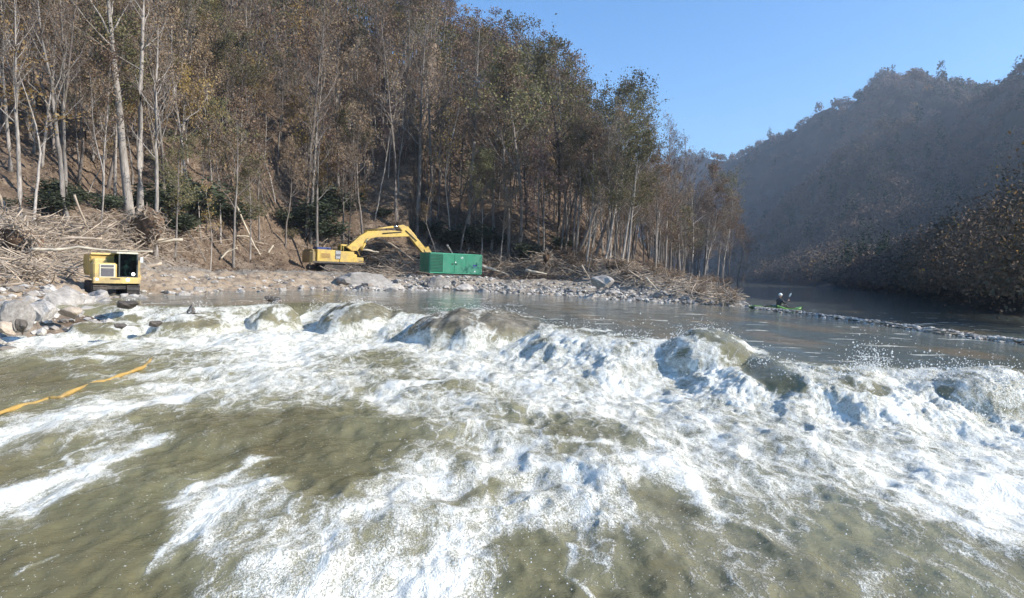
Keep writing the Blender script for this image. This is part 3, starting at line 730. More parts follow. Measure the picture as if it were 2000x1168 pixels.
# ------------------------------------------------------------------ trees
def orth(t):
    a = t.cross(Vector((0,0,1)))
    if a.length < .1: a = t.cross(Vector((1,0,0)))
    a.normalize(); return a, t.cross(a)
def tree_proto(seed, h, r0, crown0=.45, limbs=16, spread=.32, up=.75, fork=0, lean=0., leaves=1800, leafsize=.11, twigs=3, lod=0, wob=.012, bend=0., snag=0):
    """returns (trunk MB, crown MB); crown slot 0 = twigs, slot 1 = leaves. Growth starts at the origin."""
    R = random.Random(seed); T = MB(); C = MB(); tips = []
    def path(p, d, L, n, w, upw):
        P = [p.copy()]; d = d.normalized()
        for i in range(n):
            d = (d+Vector((R.gauss(0,w), R.gauss(0,w), R.gauss(0,w)*.6+upw))).normalized(); p = p+d*(L/n); P.append(p.copy())
        return P
    stems = [(Vector((0,0,-.6)), Vector((lean, R.uniform(-.03,.03), 1)), h+.6, r0)]
    if fork:
        stems = [(Vector((-r0*.7,0,-.6)), Vector((lean-.008, 0, 1)), h+.6, r0*.85), (Vector((r0*.95,.1,-.6)), Vector((lean+.012, .0, 1)), h*.95, r0*.62)]
    ns = (8, 5, 4) if not lod else (5, 3, 3)
    for p0, d0, L, rr in stems:
        n = 14 if not lod else 6
        P = [p0]; d = d0.normalized(); p = p0.copy()
        for i in range(n):
            d = (d+Vector((R.gauss(0,wob*3)+bend/n, R.gauss(0,wob*3), .05))).normalized(); p = p+d*(L/n); P.append(p.copy())
        rad = [rr*(1.35 if i == 0 else 1)*(1-.86*(i/n)**1.15) for i in range(n+1)]
        if n > 8: rad[0] = rr*1.5; rad[1] = rr*1.02
        T.tube(P, rad, ns[0])
        nl = limbs if not fork else int(limbs*.65)
        for j in range(nl):
            u = crown0+(1-crown0)*((j+R.random())/nl)**.9; u = min(u, .985); k = u*n; i = int(k)
            q = P[i].lerp(P[min(i+1, n)], k-i); a = R.uniform(0, 2*PI)
            rel = (u-crown0)/(1-crown0)
            LL = h*spread*(1.05-.62*rel)*R.uniform(.6, 1.15); dr = Vector((math.cos(a), math.sin(a), up*R.uniform(.5, 1.5)+rel*.7)).normalized()
            rb = rr*(1-.86*u)*R.uniform(.42, .62)
            LP = path(q, dr, LL, 6 if not lod else 3, .12, .07)
            (T if not lod else C).tube(LP, [rb*(1-.8*m/(len(LP)-1)) for m in range(len(LP))], ns[1], cap=False)
            if snag and R.random() < .5: continue
            nb = (5 if not lod else 2)
            for b in range(nb):
                kk = R.uniform(.25, 1)*(len(LP)-1); ii = min(int(kk), len(LP)-2); qq = LP[ii].lerp(LP[ii+1], kk-ii)
                t = (LP[ii+1]-LP[ii]).normalized(); aa, bb = orth(t); w = R.uniform(0, 2*PI)
                db = (t*.8+(aa*math.cos(w)+bb*math.sin(w))*.75+Vector((0,0,.25))).normalized()
                L2 = LL*R.uniform(.25, .5); BPth = path(qq, db, L2, 4 if not lod else 2, .16, .06)
                C.cur = 0; C.tube(BPth, [rb*.38*(1-.75*m/(len(BPth)-1)) for m in range(len(BPth))], 3, cap=False)
                for tw in range(twigs if not lod else 2):
                    kk = R.uniform(.2, 1)*(len(BPth)-1); ii = min(int(kk), len(BPth)-2); q3 = BPth[ii].lerp(BPth[ii+1], kk-ii)
                    t = (BPth[ii+1]-BPth[ii]).normalized(); aa, bb = orth(t); w = R.uniform(0, 2*PI)
                    d3 = (t*.9+(aa*math.cos(w)+bb*math.sin(w))*.7+Vector((0,0,.2))).normalized(); L3 = L2*R.uniform(.35, .7)
                    if not lod:
                        TP = path(q3, d3, L3, 2, .15, .05); C.tube(TP, [.016, .012, .006], 3, cap=False); tips += [TP[1], TP[2]]
                        for fw in range(3):
                            t4 = (t+Vector((R.gauss(0,.6), R.gauss(0,.6), R.gauss(.2,.5)))).normalized(); e4 = TP[1+fw % 2]+t4*L3*.5
                            aa, bb = orth(t4); o4 = TP[1+fw % 2]; C.add([o4+aa*.009, o4-aa*.009, e4], [(0,1,2)]); tips.append(e4)
                    else:
                        e3 = q3+d3*L3*1.1; aa, bb = orth(d3); C.add([q3+aa*.035, q3-aa*.035, e3], [(0,1,2)]); tips.append(e3)
                        for _ in range(2):
                            t4 = Vector((R.gauss(0,1), R.gauss(0,1), R.gauss(.3,.7))).normalized(); e4 = e3+t4*L3*.7; C.add([e3+aa*.025, e3-aa*.025, e4], [(0,1,2)]); tips.append(e4)
    C.cur = 1
    if leaves and tips:
        keep = [t for t in tips if R.random() < .62] or tips
        for i in range(leaves):
            c = R.choice(keep)+Vector((R.gauss(0,.28), R.gauss(0,.28), R.gauss(0,.22)))*(1 if not lod else 1.8)
            s = leafsize*R.uniform(.6, 1.4); nrm = Vector((R.gauss(0,1), R.gauss(0,1), R.gauss(.3,1))).normalized(); a, b = orth(nrm)
            w = R.uniform(0, PI); u = (a*math.cos(w)+b*math.sin(w))*s; vv = (b*math.cos(w)-a*math.sin(w))*s*.62
            C.add([c-u, c+vv, c+u*1.1, c-vv], [(0,1,2,3)])
    return T, C
PR = {}
def reg(key, bark, leaf, **kw):
    T, C = tree_proto(**kw)
    PR[key] = (T.mesh('trunk', [bark], True), C.mesh('crown', [TWIG, leaf]), kw['h'])
reg('tall_bare', BARK_G, LEAF_BROWN, seed=1, h=24, r0=.24, crown0=.42, limbs=18, spread=.22, up=1.1, leaves=900, leafsize=.09)
reg('tall_bare2', BARK_D, LEAF_BROWN, seed=2, h=23, r0=.20, crown0=.5, limbs=18, spread=.24, up=1.2, leaves=1200, leafsize=.09, wob=.018)
reg('fork', BARK_P, LEAF_BROWN, seed=3, wob=.004, h=26, r0=.36, crown0=.55, limbs=18, spread=.24, up=1.0, fork=1, leaves=700, leafsize=.09)
reg('brown', BARK_G, LEAF_BROWN, seed=4, h=19, r0=.17, crown0=.33, limbs=20, spread=.27, up=.8, leaves=3200, leafsize=.11)
reg('brown2', BARK_D, LEAF_BROWN, seed=5, h=20, r0=.20, crown0=.42, limbs=20, spread=.30, up=.7, leaves=2800, leafsize=.11, wob=.02)
reg('olive', BARK_D, LEAF_OLIVE, seed=6, h=20, r0=.21, crown0=.42, limbs=20, spread=.31, up=.75, leaves=4300, leafsize=.12, wob=.02)
reg('olive2', BARK_G, LEAF_OLIVE, seed=7, h=18, r0=.18, crown0=.38, limbs=20, spread=.33, up=.6, leaves=3800, leafsize=.12)
reg('gold', BARK_G, LEAF_GOLD, seed=8, h=16, r0=.13, crown0=.32, limbs=18, spread=.30, up=.5, leaves=3600, leafsize=.12)
reg('pink', BARK_G, LEAF_PINK, seed=9, h=13, r0=.10, crown0=.3, limbs=15, spread=.30, up=.3, leaves=1500, leafsize=.12)
reg('thin', BARK_G, LEAF_BROWN, seed=10, h=15, r0=.085, crown0=.45, limbs=12, spread=.2, up=1.0, leaves=500, leafsize=.09, wob=.022)
reg('thin_pale', BARK_P, LEAF_GOLD, seed=11, h=14, r0=.075, crown0=.4, limbs=12, spread=.2, up=.8, leaves=500, leafsize=.1, wob=.03)
reg('lean_bare', BARK_D, LEAF_OLIVE, seed=12, h=19, r0=.22, crown0=.42, limbs=20, spread=.36, up=.9, leaves=2600, leafsize=.11, lean=.22, bend=.2)
reg('twiggy', BARK_G, LEAF_BROWN, seed=13, h=17, r0=.15, crown0=.4, limbs=24, spread=.26, up=1.3, leaves=150, twigs=4)
def tree(key, base, h, label, group=None, rz=None, lean=(0, 0), r=1.0, cat='tree', name=None):
    tm, cm, h0 = PR[key]
    nm = name or {'gold': 'golden_tree', 'pink': 'small_leafy_tree', 'thin': 'thin_tree', 'thin_pale': 'thin_tree', 'lean_bare': 'leaning_tree', 'twiggy': 'bare_tree', 'tall_bare': 'bare_tree', 'tall_bare2': 'bare_tree', 'fork': 'forked_tree'}.get(key, 'autumn_tree')
    o = empty(nm, base, random.uniform(0, 6.28) if rz is None else rz, label, cat, group)
    s = h/h0*.88; o.scale = (s*r, s*r, s); q = Euler((lean[1], lean[0], 0)).to_matrix() @ Matrix.Rotation(o.rotation_euler[2], 3, 'Z')
    o.rotation_euler = q.to_euler()
    link('trunk', tm, o); link('crown', cm, o)
    return o
placed = []
def T(px, py, key, hpx, label, lean=0., rz=None, r=1.0, Y0=None):
    """a tree whose foot shows at a pixel and which stands hpx pixels tall"""
    p = hit(px, py, 26 if Y0 is None else Y0); h = hpx*p[1]/F
    placed.append(p[:2]); return tree(key, p, h, label, rz=rz, lean=(lean, 0), r=r)
T(262, 430, 'fork', 640, 'thick pale forked tree rising from the root plate above the yellow carrier', rz=.1, r=1.35, lean=-.075)
T(132, 440, 'tall_bare', 560, 'tall grey tree with two upper stems standing left of the thick forked tree', lean=-.1)
T(38, 440, 'tall_bare', 520, 'straight grey trunk at the far left above the root tangle', rz=2., lean=-.06)
T(66, 446, 'thin_pale', 470, 'slim light trunk second from the left above the root tangle', lean=-.04, r=1.4)
T(328, 455, 'tall_bare2', 500, 'straight dark trunk right of the thick forked tree', lean=-.03)
T(278, 400, 'thin', 420, 'slim trunk close behind the thick forked tree on its right', lean=.0)
T(366, 380, 'brown', 400, 'short stemmed tree with brown leaves right of the straight dark trunk', lean=-.1)
T(432, 478, 'thin_pale', 360, 'very thin pale trunk standing behind the sand bank')
T(540, 400, 'thin_pale', 360, 'crooked pale sapling on the leaf covered slope left of the excavator', lean=.06)
T(520, 408, 'thin', 260, 'thin stem leaning left beside the crooked pale sapling', lean=-.18)
T(598, 480, 'tall_bare2', 520, 'tall thin trunk of a close pair standing just behind the excavator rear', lean=0.02)
T(606, 474, 'tall_bare', 470, 'grey trunk of a close pair just behind the excavator rear', lean=.03, r=.8)
T(660, 400, 'brown', 390, 'brown leaved tree behind the excavator cab on the slope')
T(732, 430, 'thin', 330, 'slim dark trunk seen under the excavator boom peak', lean=.05)
T(776, 452, 'tall_bare2', 470, 'dark curved trunk rising behind the excavator boom end', lean=-.04)
T(812, 470, 'tall_bare', 480, 'straight trunk lit on its right side behind the excavator stick', lean=.0, r=1.1)
T(838, 478, 'tall_bare2', 430, 'thick dark trunk just right of the lit trunk behind the stick', lean=.02, r=1.3)
T(880, 470, 'thin_pale', 300, 'thin pale stem directly above the green generator')
T(915, 485, 'tall_bare', 470, 'tall dark lower trunk above the right half of the green generator', lean=.04)
T(960, 490, 'brown', 400, 'brown tree right of the generator with a broad crown')
T(995, 503, 'brown2', 400, 'dark trunk of brown tree at the head of the pale log', r=1.1, lean=.02)
T(1012, 505, 'olive', 400, 'thick lit trunk with olive crown leaning right beside the pale log', lean=.12, r=1.2)
T(1063, 505, 'pink', 240, 'dusty pink leaved small tree with a reddish foot above the beach', lean=-.08)
T(1090, 470, 'olive', 380, 'olive crowned tree behind the dusty pink tree')
T(1122, 512, 'lean_bare', 380, 'dark trunk leaning strongly right above the beach boulder', rz=0, lean=.14)
T(1132, 512, 'thin_pale', 250, 'pale sapling crossing the dark leaning trunk', lean=.12)
T(1158, 510, 'lean_bare', 340, 'second dark leaning trunk right of the pale crossing sapling', rz=.2, lean=.08)
T(1190, 512, 'tall_bare2', 310, 'straight dark trunk right of the leaning pair')
T(1214, 518, 'olive2', 275, 'olive and orange crowned tree with a dark trunk at the forest edge', lean=.04)
T(1238, 505, 'thin', 300, 'thin straight stem at the forest edge behind the olive orange tree')
T(1266, 508, 'tall_bare2', 290, 'slender dark trunk before the tall bare trees')
T(1298, 535, 'twiggy', 320, 'bare twiggy tree with the tallest fan against the sky', r=.9)
T(1308, 532, 'twiggy', 290, 'dark bare trunk directly right of the tallest twiggy tree', rz=3)
T(1322, 530, 'tall_bare', 280, 'grey bare tree behind the twiggy pair')
T(1348, 540, 'twiggy', 250, 'bare tree with fine twigs sloping toward the forest end', rz=1.)
T(1375, 545, 'brown', 240, 'pale brown leaved tree near the end of the forest')
T(1400, 552, 'olive2', 240, 'olive brown tree next to last at the forest end', r=.9)
T(1418, 560, 'brown', 190, 'rounded brown tree at the very end of the forest', r=1.2)
T(1440, 565, 'brown2', 130, 'lowest brown tree at the tip of the spur', r=1.2)
T(1175, 420, 'olive', 260, 'high olive tree whose crown tops the right shoulder of the forest')
T(1250, 440, 'brown', 240, 'rust leaved tree standing behind the forest edge')
# the rest of the forest: individuals up to the limit, nearest first
GROUP_LABELS = {'tall_bare': 'tall grey bare tree among the crowd on the left hillside', 'tall_bare2': 'tall dark bare tree among the crowd on the left hillside',
 'brown': 'brown leaved autumn tree with pale stem in the hillside crowd', 'brown2': 'brown leaved autumn tree with dark stem in the hillside crowd', 'olive': 'olive green tree with dark stem in the hillside crowd',
 'olive2': 'olive green tree with grey stem in the hillside crowd', 'gold': 'golden yellow leaved tree in the hillside crowd', 'pink': 'small dusty pink leaved understorey tree on the slope', 'thin': 'thin grey bare sapling on the leafy slope',
 'thin_pale': 'thin pale sapling with few yellow leaves on the slope', 'twiggy': 'fine twigged bare tree in the hillside crowd'}
CLEARV = [(a, b, .009) for a, b in placed]; CLEARV[0] = (*placed[0], .03); CLEARV[1] = (*placed[1], .015)
cand = []
tries = 0
cells = {}
for a, b in placed: cells.setdefault((int(a//3), int(b//3)), []).append((a, b))
while len(cand) < 1900 and tries < 60000:
    tries += 1
    Y = random.uniform(52, 175); X = random.uniform(-.86, .40)*Y
    d = Ds(X, Y)
    if d < (10 if X/Y > .1 else 15) + (9 if -27 < X < 7 else 0): continue
    if any(Y < b+2.5 and abs(X/Y-a/b) < w_ for a, b, w_ in CLEARV): continue
    mind = 2.5 if Y < 92 else 2.2
    ci, cj = int(X//3), int(Y//3)
    if any((X-a)**2+(Y-b)**2 < mind**2 for i in (-1, 0, 1) for j in (-1, 0, 1) for a, b in cells.get((ci+i, cj+j), ())): continue
    cells.setdefault((ci, cj), []).append((X, Y)); cand.append((X, Y))
cand.sort(key=lambda c: c[1])
def pick(X, Y, r):
    t = X/Y
    kk = r.random()
    if t < -.45 and Y > 66 and Y < 120 and kk < .22: return 'gold'
    if -.45 < t < -.2 and Y > 70 and kk < .05: return 'gold'
    w = [('tall_bare', 15), ('tall_bare2', 16), ('brown', 17), ('brown2', 16), ('olive', 9 if t < .0 else 18), ('olive2', 9 if t < .0 else 16), ('thin', 12 if Y < 100 else 2), ('thin_pale', 6 if Y < 90 else 1), ('pink', 3), ('twiggy', 9), ('gold', 1)]
    return r.choices([a for a, _ in w], [b for _, b in w])[0]
rr = random.Random(5)
def th(X, Y): return rr.uniform(.62, .95)
NI = 215
for i in range(48):
    px = random.uniform(1080, 1455); py = np.interp(px, [1080, 1200, 1300, 1455], [498, 512, 532, 572])+random.uniform(-22, 6); p = hit(px, py, 40)
    k = random.choice(['twiggy', 'twiggy', 'brown', 'brown2', 'tall_bare2', 'olive2', 'tall_bare', 'brown'])
    top = np.interp(px, [1080, 1150, 1270, 1290, 1350, 1400, 1430, 1460], [170, 190, 270, 290, 300, 330, 390, 470])+random.uniform(0, 90)
    tree(k, p, max(3, (py-top)*p[1]/F), {'twiggy': 'fine twigged bare tree', 'brown': 'brown leaved tree with grey stem', 'brown2': 'brown leaved tree with dark stem', 'tall_bare2': 'dark nearly bare tree', 'olive2': 'olive brown tree', 'tall_bare': 'grey nearly bare tree'}[k]+' in the stand at the right end of the forest', 'trees of the right stand, '+k.rstrip('2').replace('_', ' '), lean=(random.gauss(.03, .05), 0))
for X, Y in cand[:NI]:
    k = pick(X, Y, rr); h = PR[k][2]*th(X, Y)
    if X/Y > .12: h *= .8
    tree(k, (X, Y, Hs(X, Y)), h, GROUP_LABELS[k], 'hillside trees, '+k.rstrip('2').replace('_', ' '), lean=(rr.gauss(0, .05), rr.gauss(0, .05)))
# everything further up the slope reads as one wood
LOD = [(BARK_G, tree_proto(seed=100+i, h=18, r0=.17, crown0=.35, limbs=15, spread=.27, up=.8, leaves=lv, leafsize=.22, lod=1)) for i, lv in enumerate((150, 420, 520, 300, 60))]
def merge(items, name, mats, label):
    Vs = []; Fv = []; mi = []; off = 0
    for (vv, ff, mm), M4 in items:
        Vs.append(vv@M4[:3,:3].T+M4[:3,3]); Fv.append(ff+off); mi.append(mm); off += len(vv)
    me = mesh_np(name, np.concatenate(Vs), np.concatenate(Fv), mats, np.concatenate(mi))
    return tag(link(name, me), label, 'woods', kind='stuff')
packs = []
for bk, (Tm, Cm) in LOD:
    vv = np.array(Tm.v+Cm.v); o = len(Tm.v); ff = []; mm = []
    for fs_, ms_, oo, mo in ((Tm.f, [0]*len(Tm.f), 0, 0), (Cm.f, Cm.m, o, 1)):
        for f_, m_ in zip(fs_, ms_):
            for q_ in range(1, len(f_)-1): ff.append((f_[0]+oo, f_[q_]+oo, f_[q_+1]+oo)); mm.append(m_+mo)
    packs.append((vv, np.array(ff), np.array(mm)))
far = []
for X, Y in cand[NI:]:
    i = rr.randrange(5); s = rr.uniform(.6, .9)*(.8 if X/Y > .12 else 1); a = rr.uniform(0, 6.3)
    M4 = np.eye(4); M4[:3,:3] = np.array([[math.cos(a), -math.sin(a), 0], [math.sin(a), math.cos(a), 0], [0, 0, 1]])*s; M4[:3,3] = (X, Y, Hs(X, Y)-.3)
    vv, ff, mm = packs[i]; leafslot = rr.choices([2, 3, 4], [6, 4, .8])[0]
    mm2 = np.where(mm == 2, leafslot, mm); far.append(((vv, ff, mm2), M4))
merge(far, 'distant_woods', [BARK_G, TWIG, LEAF_BROWN, LEAF_OLIVE, LEAF_GOLD], 'dense brown autumn wood covering the upper hillside')

# mountain forest: thousands of crowns, one mass
def crown_quads(n, K, ymin, ymax, tmin, tmax, near, r_lo, r_hi, q_lo, q_hi, q_d):
    Y = rng.uniform(ymin, ymax, n*10); X = Y*rng.uniform(tmin, tmax, n*10); z = MH(X, Y)
    m = (z > -.9) & (rng.random(n*10) < (near/np.hypot(X, Y))**.7) & ((Y > 135) | (z < 11))
    CP = np.stack([X, Y, z], 1)[m][:n]; nC = len(CP)
    tc = np.clip(rng.random(nC)*.55+.55*fbm(CP[:,0]*.018, CP[:,1]*.018, 2, 7)-.05, 0, .98); tc = np.where(rng.random(nC) < .012, 1., tc); con = (rng.random(nC) < .05) & (CP[:,1] > 200)
    R0 = r_lo+(r_hi-r_lo)*rng.random(nC); Hc = R0*(1.0+.5*rng.random(nC)); R0 = np.where(con, R0*.55, R0); Hc = np.where(con, Hc*1.8, Hc)
    dirs = rng.normal(size=(nC, K, 3)); dirs[...,2] = np.abs(dirs[...,2])*1.0-.25; dirs /= np.linalg.norm(dirs, axis=-1, keepdims=True)
    cen = CP[:,None,:]+dirs*(.55+.5*rng.random((nC, K, 1)))*np.stack([R0, R0, Hc], -1)[:,None,:]+np.array([0,0,1.])*(Hc[:,None,None]*.8)
    sz = (q_lo+(q_hi-q_lo)*rng.random((nC, K, 1)))*np.clip(np.hypot(CP[:,0], CP[:,1])/q_d, .35, 1.3)[:,None,None]
    a = rng.normal(size=(nC, K, 3)); a /= np.linalg.norm(a, axis=-1, keepdims=True)
    b = np.cross(a, dirs+rng.normal(size=dirs.shape)*.5); b /= np.linalg.norm(b, axis=-1, keepdims=True)+1e-6
    return np.stack([cen-a*sz, cen+b*sz*.7, cen+a*sz, cen-b*sz*.7], 2).reshape(-1, 3), np.repeat(np.where(con, -1., tc), K*4)
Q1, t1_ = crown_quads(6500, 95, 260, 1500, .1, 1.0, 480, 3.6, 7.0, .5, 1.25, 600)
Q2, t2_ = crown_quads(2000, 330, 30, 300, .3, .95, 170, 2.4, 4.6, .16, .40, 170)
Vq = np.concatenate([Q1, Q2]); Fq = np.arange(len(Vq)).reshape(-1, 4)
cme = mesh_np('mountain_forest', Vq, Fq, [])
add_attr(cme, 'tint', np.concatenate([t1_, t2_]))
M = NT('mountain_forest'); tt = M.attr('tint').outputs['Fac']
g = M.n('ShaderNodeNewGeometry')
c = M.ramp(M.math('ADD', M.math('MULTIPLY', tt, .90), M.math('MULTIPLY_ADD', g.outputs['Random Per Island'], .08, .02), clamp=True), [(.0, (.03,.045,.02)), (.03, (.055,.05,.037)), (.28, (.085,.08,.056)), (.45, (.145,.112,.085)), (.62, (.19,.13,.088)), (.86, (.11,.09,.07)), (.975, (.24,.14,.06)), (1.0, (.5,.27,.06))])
M.l(c, M.b.inputs['Base Color']); M.b.inputs['Roughness'].default_value = .95; M.b.inputs['Specular IOR Level'].default_value = .05
cme.materials.append(M.m)
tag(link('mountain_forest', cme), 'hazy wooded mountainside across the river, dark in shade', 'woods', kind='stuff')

# ------------------------------------------------------------------ shrubs and undergrowth
def shrub_meshes(seed, w, h, leaves, ls, leafm, stems=14):
    R = random.Random(seed); S = MB(); L = MB(); tips = []
    for i in range(stems):
        a = R.uniform(0, 2*PI); e = Vector((math.cos(a)*w*R.uniform(.2, 1), math.sin(a)*w*R.uniform(.2, 1), h*R.uniform(.5, 1)))
        m = e*.5+Vector((R.gauss(0,.1), R.gauss(0,.1), h*.15)); S.tube([(0,0,-.2), m, e], [.03, .022, .01], 4)
        tips += [m, e, e*.8+m*.2, (e+m)*.5]
    for i in range(leaves):
        c = R.choice(tips)+Vector((R.gauss(0,.32), R.gauss(0,.32), R.gauss(0,.26))); s = ls*R.uniform(.6, 1.4)
        nrm = Vector((R.gauss(0,1), R.gauss(0,1), R.gauss(.6,1))).normalized(); a_, b_ = orth(nrm)
        L.add([c-a_*s, c+b_*s*.4, c+a_*s, c-b_*s*.4], [(0,1,2,3)])
    return S.mesh('stems', [BARK_D], True), L.mesh('foliage', [leafm])
SHR = {'r': [shrub_meshes(i, 1.5, 1.9, 1500, .13, LEAF_RHODO) for i in range(3)], 'b': [shrub_meshes(10+i, 1.2, 1.6, 500, .08, LEAF_BROWN, 30) for i in range(2)], 'y': [shrub_meshes(20, 1.1, 1.7, 420, .1, LEAF_GOLD, 12)], 'o': [shrub_meshes(21, 1.2, 1.6, 520, .1, LEAF_OLIVE, 14)]}
def shrub(px, py, hpx, kind, label, group=None, i=0):
    if kind == 'r': hpx *= random.uniform(.55, 1.25); py += random.uniform(-12, 8); px += random.uniform(-10, 10)
    p = hit(px, py, 26); s = hpx*p[1]/F/1.9
    o = empty('evergreen_shrub' if kind == 'r' else 'shrub', p, random.uniform(0, 6), label, 'shrub', group); o.scale = (s*1.15, s*1.15, s)
    a, b = SHR[kind][i % len(SHR[kind])]; link('stem', a, o); link('foliage', b, o); return o
shrub(700, 392, 34, 'y', 'bright yellow leaved sapling shrub on the slope above the excavator boom')
shrub(566, 470, 24, 'o', 'pale green leafy shrub left of the excavator rear')
shrub(238, 292, 22, 'o', 'pale green shrub on the slope left of the thick forked tree')
for i, (x, y, h) in enumerate([(95,412,42), (120,395,40), (190,420,44), (215,402,40), (300,425,52), (330,412,56), (362,432,62), (395,425,58), (415,445,44), (452,432,48), (345,455,46), (382,458,44), (630,440,50), (655,420,46), (690,428,44), (560,440,32), (640,462,40), (470,452,34), (300,395,40), (250,392,40),
                               (860,470,44), (890,476,40), (925,480,44), (955,486,36), (840,455,36), (1035,500,34), (1050,492,40), (975,478,30), (1088,480,30), (510,385,28), (745,410,30), (150,398,36), (60,400,34), (20,410,34)]):
    if i % 3 == 2: continue
    if 1000 < x < 1060: lb = 'dark evergreen shrub at the forest foot beside the dusty pink tree'
    elif x > 830: lb = 'dark evergreen shrub behind the green generator'
    elif x > 540: lb = 'dark evergreen shrub on the slope behind the excavator'
    elif x > 280: lb = 'dark evergreen shrub in the thicket above the sand bank'
    else: lb = 'dark evergreen shrub behind the driftwood left of the forked tree'
    shrub(x, y+12, h, 'r', lb, 'evergreen shrubs along the foot of the slope', i)
for i in range(60):
    x = random.uniform(1075, 1440); y = np.interp(x, [1075,1200,1300,1440], [505,520,540,575])+random.uniform(-4, 26)
    shrub(x, y, random.uniform(14, 30), 'b', 'brown twiggy bush on the bank between beach and right trees', 'brown bushes on the bank', i)
# leaf litter, fallen sticks on the slope
V_ = []; 
def quads(name, P, s, mat, label, cat, flat=.5):
    n = len(P); nr = rng.normal(size=(n, 3)); nr[:,2] = np.abs(nr[:,2])+flat; nr /= np.linalg.norm(nr, axis=1)[:,None]
    a = np.cross(nr, rng.normal(size=(n, 3))); a /= np.linalg.norm(a, axis=1)[:,None]; b = np.cross(nr, a)
    s = s[:,None]; Vq = np.stack([P-a*s, P+b*s*.6, P+a*s, P-b*s*.6], 1).reshape(-1, 3)
    return tag(link(name, mesh_np(name, Vq, np.arange(len(Vq)).reshape(-1, 4), mat)), label, cat, kind='stuff')
n = 60000; Y = rng.uniform(56, 125, n); X = Y*rng.uniform(-.85, .4, n); d = shore_dist(X, Y); m = d > 14; X = X[m]; Y = Y[m]
Z = look(HT, X, Y)+rng.random(len(X))*.12
quads('leaf_litter', np.stack([X, Y, Z], 1), .06+.1*rng.random(len(X))*(Y/80), LEAF_BROWN, 'brown fallen leaves carpeting the wooded slope', 'leaf litter')

# ------------------------------------------------------------------ driftwood
def sticks(n, gen, name, label, mat, rmin=.012, rmax=.06):
    mb = MB()
    for i in range(n):
        X, Y, zo, L, r = gen(); z = Hs(X, Y)+zo; a = random.uniform(0, 2*PI); e = random.gauss(0, .32)
        d = Vector((math.cos(a)*math.cos(e), math.sin(a)*math.cos(e)*.8, math.sin(e))); p = Vector((X, Y, z)); c = Vector((random.gauss(0,.18), random.gauss(0,.18), random.gauss(0,.14)))
        P = [p-d*L/2, p-d*L/6+c*L*.18, p+d*L/6+c*L*.2, p+d*L/2]
        mb.add  # keep helper
        mb.tube(P, [r, r*.9, r*.7, r*.35], 4 if r < .05 else 6)
    o = mb.build(name, [mat]); return tag(o, label, 'driftwood', kind='stuff')
def g_left():
    while True:
        x = random.uniform(-20, 600); y = random.uniform(432, 560)
        top = np.interp(x, [0, 100, 250, 330, 480, 600], [425, 440, 430, 450, 470, 480]); bot = np.interp(x, [0, 120, 180, 280, 340, 480, 600], [585, 575, 520, 520, 505, 500, 505])
        if not (top < y < bot): continue
        if random.random() > np.interp(x, [0, 330, 420, 600], [1, 1, .45, .3]): continue
        p = hit(x, y, 20); k = random.random()
        if not clear(p[0], p[1]): continue
        return p[0], p[1], random.random()**1.5*np.interp(x, [0, 340, 480], [1.2, .9, .25]), .5+2.4*k*k, .010+.045*k**4
sticks(2600, g_left, 'branch_tangle', 'tangled grey tan driftwood and roots heaped on the left bank', DRIFT)
def g_mid():
    while True:
        x = random.uniform(600, 1060); y = random.uniform(455, 545)
        top = np.interp(x, [600, 700, 800, 900, 1060], [500, 470, 490, 500, 505]); bot = np.interp(x, [600, 700, 800, 1060], [520, 545, 545, 550])
        if not (top < y < bot): continue
        p = hit(x, y, 40); k = random.random()
        if not clear(p[0], p[1]): continue
        return p[0], p[1], random.random()**1.6*.8, .8+2.8*k*k, .014+.04*k*k
sticks(1500, g_mid, 'brushwood', 'grey brushwood piled between the excavator and the green generator', DRIFT)
def g_right():
    x = random.uniform(1030, 1440); lo = np.interp(x, [1030, 1200, 1300, 1440], [508, 522, 540, 578])
    p = hit(x, lo+random.uniform(-6, 34), 40); k = random.random()
    return p[0], p[1], random.random()**1.6*.9, .6+2.2*k*k, .012+.03*k*k
sticks(1700, g_right, 'dry_brush', 'pale dry brush lying on the bank above the stony beach', DRIFT)
def log(pts, wpx, label, mat=DRIFT, name='log', Y=None, lift=.35, branches=3, group=None):
    mid = pts[len(pts)//2]
    if Y is None: Y = hit(mid[0], mid[1]+3, 22)[1]-(2.6 if mid[0] < 420 else 1.5)
    s = Y/F; P = []
    for i, (x, y) in enumerate(pts): P.append(PY(x, y, Y+(i-len(pts)/2)*.35))
    c = P[0].copy(); PP = []
    for a, b in zip(P[:-1], P[1:]):
        for k in range(4):
            u = k/4; q = a*(1-u)+b*u; PP.append(Vector(q-c)+Vector((0, random.gauss(0,.05), random.gauss(0,.4)*s)))
    PP.append(Vector(P[-1]-c)); n = len(PP); r = wpx*s/2
    mb = MB(); mb.tube(PP, [r*(1.25-.7*i/(n-1)) for i in range(n)], 9)
    for b in range(branches):
        i = random.randrange(n//3, n-1); d = (PP[i+1]-PP[i]).normalized(); q = (d*.7+Vector((random.gauss(0,.3), random.gauss(0,.5), random.uniform(-.2,.9)))).normalized(); L = random.uniform(.5, 1.6)*wpx/5
        mb.tube([PP[i], PP[i]+q*L*.5+Vector((0,0,.05)), PP[i]+q*L+Vector((0,0,.16))], [r*.45, r*.3, r*.1], 5)
    return tag(mb.build(name, [mat], None, True, loc=c), label, 'log', group)
log([(66,482), (93,466), (140,465), (199,466)], 8, 'thick barked log lying level above the carrier roof at left', branches=2)
log([(62,487), (110,488), (153,483), (208,489), (255,491), (298,491)], 5.5, 'long bright peeled log crossing just above the yellow carrier', DRIFT_P, Y=38.5, branches=0)
log([(70,485), (104,460), (130,453), (160,444)], 6, 'curved branch arching up from the left root tangle', branches=2)
log([(135,441), (180,443), (228,448)], 4, 'thin dark log lying behind the curved branch', branches=1)
